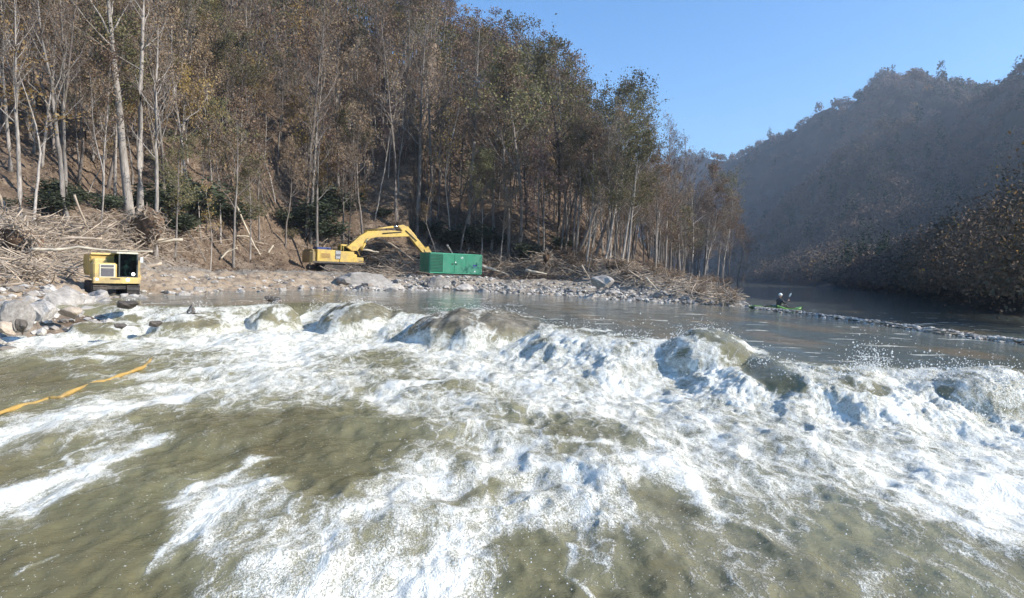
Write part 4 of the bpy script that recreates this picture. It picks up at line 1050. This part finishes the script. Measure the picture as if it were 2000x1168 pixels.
log([(280,524), (316,514)], 9, 'short stout log stub on the right of the carrier cab', DRIFT, branches=0)
log([(300,471), (330,470), (357,468)], 9, 'broken pale log butt right of the root plate', DRIFT_P, branches=0)
log([(145,380), (164,429), (172,446), (183,462)], 3.5, 'thin bent sapling hanging down over the level log', branches=1, name='fallen_sapling')
log([(-12,370), (4,396), (20,426)], 9, 'leaning grey trunk in the left frame corner', branches=0, name='leaning_log')
log([(-20,513), (20,511), (64,511)], 4, 'pale pole lying level at the left frame edge', DRIFT_P, branches=1)
log([(-10,559), (25,556), (60,550)], 5, 'lowest grey log on the left bank above the boulders', branches=1)
log([(268,513), (291,497)], 2.5, 'thin straight stick leaning beside the carrier cab', DRIFT_P, branches=0, name='branch')
log([(461,400), (478,438), (498,481), (509,499)], 3.5, 'long bowed sapling leaning down the slope to the sand bank', DRIFT_P, branches=2, name='fallen_sapling')
log([(516,504), (534,479)], 4.5, 'short straight pole leaning right on the sand bank rim', DRIFT_P, branches=0)
log([(431,506), (444,491), (464,484)], 3, 'bent pale branch on the sand bank rim', DRIFT_P, branches=1, name='branch')
log([(455,461), (487,462)], 3.5, 'short pale log on the slope above the sand bank', DRIFT_P, branches=0)
log([(731,466), (763,476), (808,509)], 5, 'grey log slanting down right under the excavator boom', branches=2)
log([(703,487), (720,489), (740,493)], 5, 'pale log stub in front of the excavator boom foot', DRIFT_P, branches=0)
log([(938,519), (965,527), (995,538)], 5.5, 'pale log running down right from the green generator', DRIFT_P, branches=0)
log([(873,478), (886,499)], 3.5, 'yellowish stick poking up behind the green generator', DRIFT_P, branches=0, name='branch')
log([(1026,528), (1069,535)], 5, 'pale log lying at the top of the beach under the pink tree', DRIFT_P, branches=0)
log([(1031,527), (1054,513)], 3, 'small branch propped on the beach log under the pink tree', branches=1, name='branch')
log([(1136,519), (1155,548)], 3, 'thin log slanting down to the beach boulder', branches=1)
log([(1227,528), (1255,546), (1288,569)], 3, 'long thin log slanting down right across the right bank', branches=2)
log([(1262,542), (1286,568)], 2.5, 'pale pole just right of the long thin slanting log', DRIFT_P, branches=0)
log([(800,560), (828,541), (868,541)], 3, 'thin branch lying along the foot of the green generator', branches=1, name='branch')
def root_wad(px, py, wpx, hpx, label, n=70, Y=None):
    p = hit(px, py+hpx*.4, 22) if Y is None else PY(px, py, Y); s = p[1]/F; c = PY(px, py, p[1]-2.2)
    root = empty('root_plate', c, 0, label, 'root plate')
    me = rock_mesh('soil', 90+n, DIRT, 4, 4, .35); o = link('soil', me, root); o.scale = (wpx*s*.46, .8, hpx*s*.46)
    mb = MB()
    for i in range(n):
        a = random.uniform(0, 2*PI); L = random.uniform(.35, .75); b = Vector((math.cos(a)*wpx*s*L*.7, -random.uniform(.2, .9), math.sin(a)*hpx*s*L*.6)); a += random.gauss(0, 1.1); q_ = random.uniform(.3, 1.1)
        e = b+Vector((math.cos(a)*q_, random.gauss(0, .3), math.sin(a)*q_*.8-.1)); m = (b+e)*.5+Vector((random.gauss(0,.2), random.gauss(0,.2), random.gauss(0,.2))); r = random.uniform(.012, .055)
        mb.tube([b, m, e+Vector((random.gauss(0,.12), 0, -random.uniform(0,.35)))], [r, r*.7, r*.2], 5)
    mb.build('roots', [DRIFT], root); return root
root_wad(288, 440, 70, 72, 'upturned brown root plate at the foot of the thick forked tree', 190)
root_wad(38, 466, 100, 74, 'large root tangle with bleached roots at the far left bank', 240)
root_wad(1066, 505, 20, 36, 'small reddish root plate under the dusty pink tree', 40)

# ------------------------------------------------------------------ yellow hose in the water
mb = MB(); hp = [(-60,842,-.04), (0,812,.02), (45,790,.03), (95,775,.02), (118,768,.10), (150,752,.11), (190,738,.10), (225,731,.09), (248,727,.05), (280,713,.03), (300,706,-.1)]
P = []; 
for x, y, z in hp: P.append(PZ(x, y, 0))
Pn = []
for i, (x, y, z) in enumerate(hp):
    wz_ = float(water(np.array([P[i][0]]), np.array([P[i][1]]))[0][0])
    q = PZ(x, y, max(wz_, -.1)+z); Pn.append(q)
fine = []
for a, b in zip(Pn[:-1], Pn[1:]):
    for k in range(5): fine.append(a*(1-k/5)+b*k/5)
fine = np.array(fine); fz = water(fine[:,0], fine[:,1])[0]; fz = np.convolve(np.pad(fz, 3, mode='edge'), np.ones(7)/7, 'valid')
fine[:,2] = fz+.012+.035*np.sin(np.arange(len(fine))*.35)
c0 = fine[0].copy(); mb.tube([p-c0 for p in fine], [.045+.010*math.sin(i*.9) for i in range(len(fine))], 10)
tag(mb.build('hose', [ROPE], None, True, loc=c0), 'yellow orange hose washed along the surface of the near river', 'hose')

# ------------------------------------------------------------------ lettering
def lettering(name, txt, size, mat, parent, loc, rot, ext=.004):
    cu = bpy.data.curves.new(name, 'FONT'); cu.body = txt; cu.size = size; cu.extrude = ext; cu.align_x = 'CENTER'; cu.align_y = 'CENTER'
    o = bpy.data.objects.new(name, cu); COL.objects.link(o); bpy.context.view_layer.update()
    me = bpy.data.meshes.new_from_object(o.evaluated_get(bpy.context.evaluated_depsgraph_get())); bpy.data.objects.remove(o)
    me.materials.clear(); me.materials.append(mat); q = link(name, me, parent, loc); q.rotation_euler = rot; return q

# ------------------------------------------------------------------ green generator
yaw = math.radians(34)
g = empty('generator', (GEN[0], GEN[1], 2.14), yaw, 'green metal generator housing with louvres and double doors on the stony beach', 'generator')
L_, W_, Hh = 6.15, 2.3, 2.1
mb = MB(); mb.box((0,0,.30+Hh/2), (L_, W_, Hh), ch=.07); mb.build('housing', [GREEN], g)
mb = MB(); mb.box((0,0,.13), (L_*.97, W_*.9, .30)); mb.box((-L_*.25,-W_*.46,.0), (1.4, .12, .2)); mb.box((L_*.25,-W_*.46,.0), (1.4, .12, .2)); mb.build('skid', [STEEL], g)
f = -W_/2
mb = MB()
for x in (-L_/2+1.55, L_/2-1.95): mb.box((x, f-.015, .3+Hh/2), (.05, .03, Hh-.12))
mb.box((0, f-.015, .35), (L_-.1, .03, .05)); mb.box((0, f-.02, .3+Hh-.06), (L_-.1, .04, .06)); mb.box((L_/2-.03, f-.015, .3+Hh/2), (.06, .04, Hh-.1)); mb.build('trim', [GREEN_L], g)
mb = MB(); mb.box((-L_/2+.80, f-.006, .3+Hh/2), (1.4, .012, Hh-.3)); mb.build('louvre_gap_shade', [simple('louvre_shade_green', (.006,.07,.04), .6, .2, 3)], g)  # flat dark sheet, paints the shade between the louvre slats
mb = MB()
for i in range(12): mb.box((-L_/2+.80, f-.035, .50+i*.15), (1.35, .03, .075), rot=(.75, 0, 0))
mb.build('louvre_panel', [GREEN], g)
for i, x in enumerate((-.55-.0, .72)):
    mb = MB(); mb.box((x-.33, f-.012, .3+Hh/2), (1.22, .024, Hh-.22), ch=.008); dr = mb.build('door', [GREEN], g)
    mb = MB(); mb.box((x-.33+(.42 if i == 0 else -.42), f-.045, 1.30), (.20, .05, .09)); mb.build('handle', [BLACKR], dr)
mb = MB(); mb.box((L_/2-1.0, f-.012, .3+Hh/2), (1.75, .024, Hh-.22), ch=.008); mb.build('end_panel', [GREEN], g)
mb = MB(); mb.ball((.08-.2, f-.05, 1.48), (.07, .02, .07)); mb.build('badge', [WHITEP], g)
mb = MB(); mb.prism([(.60,2.03), (.70,2.03), (.65,2.12)], f-.032, f-.026); mb.prism([(.48,1.95), (.82,1.95), (.82,1.99), (.48,1.99)], f-.032, f-.026); mb.prism([(.56,1.87), (.74,1.87), (.74,1.89), (.56,1.89)], f-.032, f-.026); mb.build('logo', [WHITEP], g)
mb = MB(); mb.box((L_/2-.85, f-.03, 1.22), (.48, .012, .14)); mb.box((L_/2-.85, f-.03, 1.0), (.40, .012, .05)); mb.build('decal', [BLUED], g)
mb = MB(); mb.box((L_/2-.85, f-.03, .60), (.12, .012, .12), rot=(0, .78, 0)); mb.build('warning_decal', [WHITEP], g)
mb = MB()
for i in range(10): mb.box((-L_/2-.02, 0, .6+i*.16), (.035, W_*.72, .07), rot=(0, .5, 0))
mb.build('end_grille', [GREEN], g)
mb = MB(); mb.tube([(L_/2-1.4, .3, .3+Hh), (L_/2-1.4, .3, .3+Hh+.10)], .16, 12); mb.build('exhaust_outlet', [STEEL], g)

# ------------------------------------------------------------------ excavator
def track(mb, x0, x1, yc, w, h, z0=0):
    r = h/2; prof = []
    for k in range(9): a = PI/2+PI*k/8; prof.append((x0+r+r*math.cos(a), z0+r+r*math.sin(a)))
    for k in range(9): a = -PI/2+PI*k/8; prof.append((x1-r+r*math.cos(a), z0+r+r*math.sin(a)))
    mb.prism(prof, yc-w/2, yc+w/2)
    n = int((x1-x0)/.22)
    for i in range(n):
        x = x0+r+(x1-x0-2*r)*i/(n-1)
        mb.box((x, yc, z0-.02), (.06, w*1.02, .07)); mb.box((x, yc, z0+h+.02), (.06, w*1.02, .07))
    for s_, xc in ((-1, x0+r), (1, x1-r)):
        for k in range(1, 6):
            a = PI/2*s_*-1+PI*k/6 if s_ > 0 else PI/2+PI*k/6
            mb.box((xc+(r+.02)*math.cos(a), yc, z0+r+(r+.02)*math.sin(a)), (.07, w*1.02, .06), rot=(0, -a, 0))
ye = math.radians(36)
ex = empty('excavator', (EXC[0], EXC[1], 1.98), ye, 'yellow tracked excavator with arched boom reaching behind the green generator', 'excavator')
# local x = forward (image right, away), -y = side seen
for s_ in (-1, 1):
    mb = MB(); track(mb, -2.3, 2.3, s_*1.35, .6, .95); tr = mb.build('track', [BLACKR], ex)
    mb = MB(); 
    for x in (-1.83, 1.83): mb.tube([(x, s_*1.35-.33, .47), (x, s_*1.35+.33, .47)], .30, 16)
    for x in (-1.1, -.4, .3, 1.0): mb.tube([(x, s_*1.35-.32, .2), (x, s_*1.35+.32, .2)], .13, 10)
    mb.build('wheels', [STEEL], tr)
mb = MB(); mb.box((0,0,.55), (2.6, 2.2, .45)); mb.tube([(0,0,.75), (0,0,1.12)], .75, 20); mb.build('undercarriage', [STEEL], ex)
zb = 1.12
mb = MB(); mb.box((-.35,0,zb+.10), (6.2, 3.1, .2)); mb.build('deck', [STEEL], ex)
mb = MB(); mb.box((-1.75, 0, zb+.86), (2.6, 3.1, 1.32), ch=.06); hood = mb.build('engine_cover', [YEL], ex)
mb = MB()
pf = []
for k in range(7): a = PI/2+PI*k/6*.5; 
mb.box((-3.42, 0, zb+.75), (.75, 3.0, 1.5), ch=.28); mb.build('counterweight', [simple('counterweight_shaded_yellow', (.30,.22,.09), .6, .2, 2, dirt=(.2,.15,.09))], ex)  # machine yellow darkened, shade of the rear end put into the colour
mb = MB(); mb.box((-2.05, -1.565, zb+.86), (1.25, .03, .75)); fr = mb.build('side_door', [YEL], ex)
mb = MB(); mb.box((-2.05, -1.59, zb+.86), (1.0, .03, .5)); 
for i in range(6): mb.box((-2.05, -1.61, zb+.66+i*.08), (.95, .03, .03), rot=(.5,0,0))
mb.build('vent', [simple('tan_grille', (.42,.27,.09), .6, .2, 8)], ex)
mb = MB(); mb.box((-.62, -1.575, zb+1.0), (.62, .03, 1.0)); mb.build('stripe_panel', [GREYP], ex)
mb = MB()
for i in range(3): mb.box((-.62, -1.595, zb+1.14+i*.11), (.60, .012, .035))
mb.build('stripes', [WHITEP], ex)
lettering('lettering', '300', .34, WHITEP, ex, (-.62, -1.60, zb+.68), (PI/2, 0, 0))
mb = MB(); mb.box((.45, -1.1, zb+.82), (1.75, .95, 1.22), ch=.05); mb.box((1.85, -1.1, zb+.5), (1.3, .95, .58), ch=.05); mb.box((1.45, -1.1, zb+.95), (.55, .85, .4), ch=.1); mb.build('fuel_tank', [YEL], ex)
mb = MB(); mb.box((2.2, -1.585, zb+.36), (.5, .012, .09)); mb.build('nameplate', [STEEL], ex)
mb = MB(); mb.box((1.35, 1.0, zb+1.25), (1.75, 1.05, 2.1), ch=.1); cb = mb.build('cab', [YEL], ex)
mb = MB(); mb.box((1.35, .46, zb+1.55), (1.45, .03, 1.15)); mb.box((2.235, 1.0, zb+1.45), (.03, .85, 1.4)); mb.box((1.35, 1.54, zb+1.55), (1.45, .03, 1.15)); mb.box((.465, 1.0, zb+1.7), (.03, .8, .8)); mb.build('window', [GLASS], cb)
mb = MB(); mb.box((-1.75, .5, zb+1.66), (1.7, 1.4, .3), ch=.05); mb.build('air_filter_cover', [BLUEC], ex)
mb = MB(); mb.tube([(-1.0, -.6, zb+1.5), (-1.0, -.6, zb+2.0)], .08, 10); mb.build('exhaust_pipe', [STEEL], ex)
mb = MB()
for x in (.05, 1.2): mb.tube([(x, -1.45, zb+1.4), (x, -1.45, zb+2.05)], .028, 6)
mb.tube([(.0, -1.45, zb+2.05), (1.5, -1.45, zb+2.05), (2.1, -1.45, zb+1.0)], .028, 6); mb.build('handrail', [YEL], ex)
# boom, stick, bucket drawn from where their joints show, in the machine's own side plane
Rinv = Matrix.Rotation(-ye, 3, 'Z'); O = Vector((EXC[0], EXC[1], 1.98))
def side(px, py, yl=-.15):               # pixel -> local x,z on the machine's side plane y=yl
    d = Rinv @ Vector(ray(px, py)); o = Rinv @ (Vector((0,0,CZ))-O)
    k = (yl-o.y)/d.y; p = o+d*k; return (p.x, p.z)
def prof(pl): return [side(x, y) for x, y in pl]
mb = MB(); mb.prism(prof([(686,490), (676,483), (700,462), (716,452), (730,451), (760,450), (786,452), (790,458), (787,462), (760,463), (735,463), (722,466), (706,478), (696,490)]), -.42, .12); bo = mb.build('boom', [YEL], ex, bevel=.03)
mb = MB(); mb.prism(prof([(776,441), (786,439), (794,443), (806,456), (829,484), (836,496), (826,496), (812,480), (798,462), (788,462), (783,450)]), -.40, .10); stk = mb.build('stick', [YEL], ex, bevel=.03)
def cyl(name, a, b, r, mat, yl, parent, rod=None, k=.55):
    A = side(*a); B = side(*b); A = Vector((A[0], yl, A[1])); B = Vector((B[0], yl, B[1])); mid = A.lerp(B, k)
    mb = MB(); mb.tube([A, mid], r, 10); q = mb.build(name, [mat], parent, True)
    mb = MB(); mb.tube([mid, B], r*.5, 8); mb.build('rod', [CHROME], q, True); return q
cyl('boom_cylinder', (703,489), (716,465), .12, YEL, -.62, ex); cyl('boom_cylinder', (706,487), (719,463), .12, YEL, .36, ex)
cyl('stick_cylinder', (712,452), (781,441), .15, YEL, -.15, bo, k=.8)
cyl('bucket_cylinder', (795,443), (833,487), .12, YEL, -.15, stk, k=.45)
mb = MB()
for dz in (0, .09): 
    a = side(712, 448); b = side(745, 444); c = side(778, 447); mb.tube([(a[0], -.5, a[1]+dz), (b[0], -.52, b[1]-.25+dz), (c[0], -.5, c[1]+dz)], .035, 6)
    a = side(745, 457); b = side(782, 454); mb.tube([(a[0], -.46, a[1]+dz), (b[0], -.46, b[1]+dz)], .03, 6)
a = side(790,450); b = side(812,470); mb.tube([(a[0], -.46, a[1]), (b[0], -.5, b[1]-.05)], .05, 6)
mb.build('hydraulic_hose', [BLACKR], bo, True)
mb = MB(); mb.prism(prof([(826,487), (834,481), (842,496), (838,503), (832,499)]), -.5, .2); mb.build('bucket_link', [YEL], ex, bevel=.02)
a = side(828, 497); mb = MB()
pb = [(a[0]-.2, a[1]+.1), (a[0]+.6, a[1]+.15), (a[0]+.95, a[1]-.3), (a[0]+.85, a[1]-.9), (a[0]+.35, a[1]-1.25), (a[0]-.35, a[1]-1.1), (a[0]-.1, a[1]-.8), (a[0]+.35, a[1]-.75), (a[0]+.45, a[1]-.4), (a[0]+.1, a[1]-.2)]
mb.prism(pb, -.85, .55)
for i in range(5): mb.box((a[0]-.42, -.75+i*.3, a[1]-1.1), (.25, .1, .08))
mb.build('bucket', [STEEL], ex)

# ------------------------------------------------------------------ tracked carrier
toc = math.atan2(-CAR[1], -CAR[0])        # toward the camera
yc_ = toc+math.radians(10)
ca = empty('tracked_carrier', (CAR[0], CAR[1], .78), yc_, 'yellow tracked dump carrier facing the river with its lamps lit', 'dump carrier'); ca.scale = (.94, .94, .97)
# local x = front, +y = machine's left = image right
for s_ in (-1, 1):
    mb = MB(); track(mb, -2.2, .95, s_*.84, .66, .78); tr = mb.build('track', [BLACKR], ca)
    mb = MB()
    for x in (-1.8, .55): mb.tube([(x, s_*.84-.345, .4), (x, s_*.84+.345, .4)], .25, 16)
    mb.build('wheels', [STEEL], tr)
mb = MB(); mb.box((-.5, 0, .62), (2.7, 1.3, .40)); mb.build('chassis', [BLACKR], ca)
mb = MB(); mb.box((.88, -.02, .92), (.34, 2.38, .34), ch=.03); mb.build('front_bumper', [YEL_L], ca)
mb = MB(); mb.box((.38, -.60, 1.45), (1.2, 1.18, .85), ch=.08); mb.box((-.1, -.7, 1.98), (.55, .75, .26), ch=.08); bd = mb.build('engine_cover', [YEL_L], ca)
mb = MB(); mb.box((1.0, -.50, 1.43), (.05, .78, .74)); mb.build('grille_frame', [CREAM], bd)
mb = MB(); mb.box((1.035, -.50, 1.36), (.03, .62, .44)); mb.box((1.035, -.50, 1.70), (.03, .62, .12))
for i in range(9): mb.box((1.055, -.50, 1.17+i*.05), (.015, .6, .015))
mb.build('grille', [GREYP], bd)
for y in (-1.02, .52):
    mb = MB(); mb.tube([(1.04, y, .96), (1.09, y, .96)], .085 if y > 0 else .06, 14); mb.build('headlight', [LAMP], ca)
mb = MB(); mb.tube([(1.0, .80, 1.28), (1.06, .80, 1.28)], .085, 14); mb.build('work_lamp', [LAMP], ca)
mb = MB(); mb.box((1.055, -.12, 1.0), (.01, .5, .07)); mb.build('nameplate', [STEEL], ca)
# cab: corner posts, roof, glass all round, so the driver inside shows
mb = MB()
for x in (.95, -.35):
    for y in (.10, 1.02): mb.box((x, y, 1.73), (.07, .07, 1.38))
mb.box((.3, .56, 1.06), (1.35, .99, .06)); mb.box((-.35, .56, 1.73), (.05, .9, 1.36)); mb.box((.965, .56, 1.10), (.05, .9, .08)); cabf = mb.build('cab', [simple('cab_dark_frame', (.05,.06,.055), .5, .2, 4)], ca)
mb = MB(); mb.box((.25, .50, 2.46), (1.55, 1.12, .09), ch=.03); mb.build('cab_roof', [CREAM], ca)
mb = MB(); mb.box((.99, .56, 1.78), (.012, .84, 1.26)); mb.build('windscreen', [GLASS], ca)
mb = MB(); mb.box((.3, .085, 1.78), (1.2, .012, 1.2)); mb.box((.3, 1.035, 1.95), (1.2, .012, .9)); mb.build('side_window', [GLASS], ca)
mb = MB(); mb.box((.2, 1.13, 1.55), (1.3, .15, 1.05), ch=.03); mb.box((.3, 1.19, 1.1), (1.1, .12, .3)); mb.build('side_panel', [YEL_L], ca)
mb = MB(); mb.tube([(1.0, 1.05, 2.0), (1.2, 1.2, 2.1)], .015, 6); mb.box((1.2, 1.2, 2.1), (.03, .14, .28)); mb.build('mirror', [WHITEP], ca)
mb = MB(); mb.tube([(-.3, .8, 2.5), (-.3, .8, 2.72), (-.3, .3, 2.72), (-.3, .3, 2.5)], .014, 6); mb.build('roof_rail', [STEEL], ca)
mb = MB()   # dump bed behind the cab
bedp = [(-.45,1.15), (-.45,2.1), (-.30,2.32), (-2.5,2.32), (-2.75,1.6), (-2.3,1.15)]
mb.prism(bedp, -1.15, -1.08); mb.prism(bedp, 1.08, 1.15); mb.box((-1.4, 0, 1.16), (1.9, 2.16, .06)); mb.box((-.42, 0, 1.7), (.06, 2.16, 1.14)); mb.box((-.5, -.45, 2.30), (.5, 1.35, .10), rot=(0, -.3, 0)); mb.build('dump_bed', [YEL], ca)
# driver
def person(name, J, E, rads, mats, parent=None, loc=(0,0,0), label=None):
    me = bpy.data.meshes.new(name); me.from_pydata(J, E, []); me.update(); o = bpy.data.objects.new(name, me); COL.objects.link(o)
    sk = o.modifiers.new('skin', 'SKIN'); sk.use_smooth_shade = True
    for i, r in enumerate(rads): me.skin_vertices[0].data[i].radius = (r, r)
    me.skin_vertices[0].data[0].use_root = True
    o.modifiers.new('sub', 'SUBSURF').levels = 2; o.modifiers['sub'].render_levels = 2
    bpy.context.view_layer.update(); dg = bpy.context.evaluated_depsgraph_get(); m2 = bpy.data.meshes.new_from_object(o.evaluated_get(dg))
    bpy.data.objects.remove(o); m2.materials.clear()
    for m in mats: m2.materials.append(m)
    o = link(name, m2, parent, loc)
    return o
def seated(scale=1.0, reach=.42, spread=.28, armz=.42, legs=True, lean=0.):
    J = [(0,0,.10), (lean*.3,0,.30), (lean*.7,0,.48), (lean,0,.58), (lean+.02,0,.66), (lean+.04,0,.76), (lean+.04,0,.86)]
    R = [.15, .14, .16, .07, .06, .095, .075]; E = [(0,1), (1,2), (2,3), (3,4), (4,5), (5,6)]
    for s in (-1, 1):
        b = len(J); J += [(lean*.8, s*.17, .50), (.10+lean, s*(.17+spread*.3), .30), (reach, s*spread, armz), (reach+.09, s*spread*.95, armz+.01)]; R += [.065, .05, .036, .03]; E += [(2, b), (b, b+1), (b+1, b+2), (b+2, b+3)]
        b = len(J); J += [(.02, s*.10, .09), (.42, s*.13, .20), (.75, s*.12, .02), (.88, s*.12, .03)]; R += [.085, .065, .05, .04]; E += [(0, b), (b, b+1), (b+1, b+2), (b+2, b+3)]
    return J, E, R
def dress(o, sh, skin, cloth, zn=.66, hand=.44):
    me = o.data; me.materials.clear(); me.materials.append(cloth); me.materials.append(skin)
    for p in me.polygons:
        c = p.center; p.material_index = 1 if (c.z > zn or (c.x > hand and c.z > .3 and abs(c.y) > .12)) else 0
def head_parts(o, cx, cz, hat, name='helmet'):
    mb = MB(); mb.ball((cx-.005, 0, cz+.035), (.125, .11, .10), 14, 8); mb.box((cx+.11, 0, cz+.04), (.07, .15, .015)); mb.build(name, [hat], o, True)
    for s in (-1, 1):
        mb = MB(); mb.ball((cx+.088, s*.034, cz-.01), (.012, .014, .010), 8, 5); mb.build('eye', [CLOTH_D], o, True)
    mb = MB(); mb.ball((cx+.102, 0, cz-.035), (.018, .014, .024), 8, 5); mb.build('nose', [SKIN], o, True)
    mb = MB(); mb.box((cx+.09, 0, cz-.075), (.012, .045, .010)); mb.build('mouth', [simple('lips', (.3,.12,.1), .6, .1)], o)
J, E, R = seated()
dr = person('person', J, E, R, [CLOTH_L]); dress(dr, 0, SKIN, CLOTH_L)
rz = Matrix.Rotation(yc_, 3, 'Z'); q = rz @ Vector((.02, .56, 0)); dr.location = (CAR[0]+q.x, CAR[1]+q.y, .78+1.14); dr.rotation_euler = (0, 0, yc_)
dr.scale = (.9, .9, .95)
tag(dr, 'driver in light shirt and white helmet seated in the yellow carrier cab', 'person'); head_parts(dr, .04, .80, WHITEP)
mb = MB(); mb.box((-.05, 0, .06), (.5, .5, .1), ch=.03); mb.box((-.26, 0, .4), (.1, .46, .7), ch=.03); st_ = mb.build('seat', [CLOTH_D], ca); st_.location = (.02, .56, 1.08)
mb = MB(); mb.tube([(.60, .56, 1.1), (.50, .56, 1.42)], .02, 6)
for k in range(12):
    a0 = 2*PI*k/12; a1 = 2*PI*(k+1)/12; mb.tube([(.48+.06*math.sin(a0), .56+.17*math.cos(a0), 1.5+.12*math.sin(a0)), (.48+.06*math.sin(a1), .56+.17*math.cos(a1), 1.5+.12*math.sin(a1))], .012, 5)
mb.build('steering_wheel', [BLACKR], ca)

# ------------------------------------------------------------------ kayaks and paddler
def kayak(px0, px1, py, Y, label, mat, rz=0., cock=True, rock_=0.):
    s = Y/F; L = (px1-px0)*s; c = PY((px0+px1)/2, py, Y); c[2] = POOL+.02
    o = empty('kayak', c, rz, label, 'kayak'); o.rotation_euler = (0, rock_, rz)
    V = []; Fc = []; n = 15; m = 12
    for i in range(n):
        u = -1+2*i/(n-1); w = .31*(1-abs(u)**2.6)+.02; zb_ = -.10+.26*abs(u)**2.8; zt = .20+.16*abs(u)**2
        for k in range(m):
            a = 2*PI*k/m; zz = (zb_+zt)/2+(zt-zb_)/2*math.sin(a); V.append((u*L/2, w*math.cos(a)*(1 if abs(math.cos(a)) < .9 else 1.05), zz))
    for i in range(n-1):
        for k in range(m): j = (k+1) % m; Fc.append((i*m+k, i*m+j, (i+1)*m+j, (i+1)*m+k))
    Fc += [tuple(range(m)), tuple(range(n*m-1, (n-1)*m-1, -1))]
    mb = MB(); mb.add(V, Fc); mb.build('hull', [mat], o, True)
    mb = MB()
    for k in range(16):
        a0 = 2*PI*k/16; a1 = 2*PI*(k+1)/16; mb.tube([(.38*math.cos(a0), .22*math.sin(a0), .21), (.38*math.cos(a1), .22*math.sin(a1), .21)], .025, 5)
    mb.build('cockpit_rim', [BLACKR], o)
    mb = MB(); mb.ball((0,0,.205), (.36, .2, .03), 14, 5); mb.build('spray_deck', [CLOTH_D], o, True)
    return o, c, L
kA, cA, LA = kayak(1462, 1534, 602, 46.5, 'dark green kayak with lime rim carrying the paddler beside the bar', DARKK, rz=.05, rock_=-.10)
mb = MB(); mb.box((-.62, 0, .235), (LA*.26, .34, .05), rot=(0, .12, 0), ch=.02); mb.build('bow_panel', [LIME], kA)
kB, cB, LB = kayak(1518, 1566, 608, 44.5, 'lime green kayak lying low in front of the paddler', LIME, rz=-.08)
J, E, R = seated(reach=.46, spread=.34, armz=.50, lean=.06)
pd = person('person', J, E, R, [CLOTH_D]); dress(pd, 0, SKIN, CLOTH_D); pp = PY(1521, 598, 46.3)
pd.location = (pp[0], pp[1], POOL+.12); pd.rotation_euler = (0, 0, .5); pd.scale = (1.1,)*3
tag(pd, 'paddler in dark clothes and white helmet seated in the kayak by the bar', 'person'); head_parts(pd, .10, .80, WHITEP)
mb = MB(); mb.tube([(0,0,-.75), (0,0,.75)], .016, 8); 
pdl = mb.build('paddle', [BLACKR], None, True); tag(pdl, 'upright paddle with pale blades held beside the kayak paddler', 'paddle')
for s in (-1, 1):
    mb = MB(); mb.ball((0, 0, s*.95), (.09, .012, .22), 12, 8); mb.build('blade', [WHITEP], pdl, True)
pdl.location = PY(1534, 597, 46.0)+np.array([0,0,.15]); pdl.rotation_euler = (.25, .35, 0); pdl.scale = (.7,)*3

# ------------------------------------------------------------------ sky, sun, air
SUN_EL = math.radians(31); sx, sy = .965, -.26
sv = Vector((sx*math.cos(SUN_EL), sy*math.cos(SUN_EL), math.sin(SUN_EL))).normalized()
sl = bpy.data.lights.new('sun', 'SUN'); sl.energy = 4.6; sl.angle = math.radians(.5); sl.color = (1, .955, .88)
so = bpy.data.objects.new('sun', sl); COL.objects.link(so); so.rotation_euler = sv.to_track_quat('Z', 'Y').to_euler(); so.location = (60, -20, 80)
w = bpy.data.worlds.new("World"); scene.world = w; w.use_nodes = True; nt = w.node_tree
bg = nt.nodes['Background']; sk = nt.nodes.new('ShaderNodeTexSky'); sk.sky_type = 'NISHITA'; sk.sun_disc = False
sk.sun_elevation = SUN_EL; sk.sun_rotation = math.atan2(sx, sy); sk.altitude = 300; sk.air_density = 1.0; sk.dust_density = .25; sk.ozone_density = 4.0
hs = nt.nodes.new('ShaderNodeHueSaturation'); hs.inputs['Saturation'].default_value = 1.2; nt.links.new(sk.outputs[0], hs.inputs['Color']); nt.links.new(hs.outputs[0], bg.inputs[0]); bg.inputs[1].default_value = .135
mb = MB(); mb.box((180, 820, 190), (1900, 1900, 388))
hz = mb.build('haze', []); tag(hz, 'pale blue haze hanging in the river valley', 'haze', kind='stuff')
hm = bpy.data.materials.new('haze'); hm.use_nodes = True; t = hm.node_tree; t.nodes.remove(t.nodes['Principled BSDF'])
pv = t.nodes.new('ShaderNodeVolumePrincipled'); pv.inputs['Color'].default_value = (.74,.85,1,1); pv.inputs['Density'].default_value = .0003; pv.inputs['Anisotropy'].default_value = .35
t.links.new(pv.outputs[0], t.nodes['Material Output'].inputs['Volume']); hz.data.materials.append(hm)
scene.view_settings.view_transform = 'Standard'; scene.view_settings.look = 'None'; scene.view_settings.exposure = .88; scene.view_settings.gamma = 1
scene.cycles.max_bounces = 5; scene.cycles.diffuse_bounces = 2; scene.cycles.glossy_bounces = 2; scene.cycles.transmission_bounces = 4; scene.cycles.transparent_max_bounces = 6
scene.cycles.use_denoising = True; scene.cycles.use_adaptive_sampling = True; scene.cycles.adaptive_threshold = .02
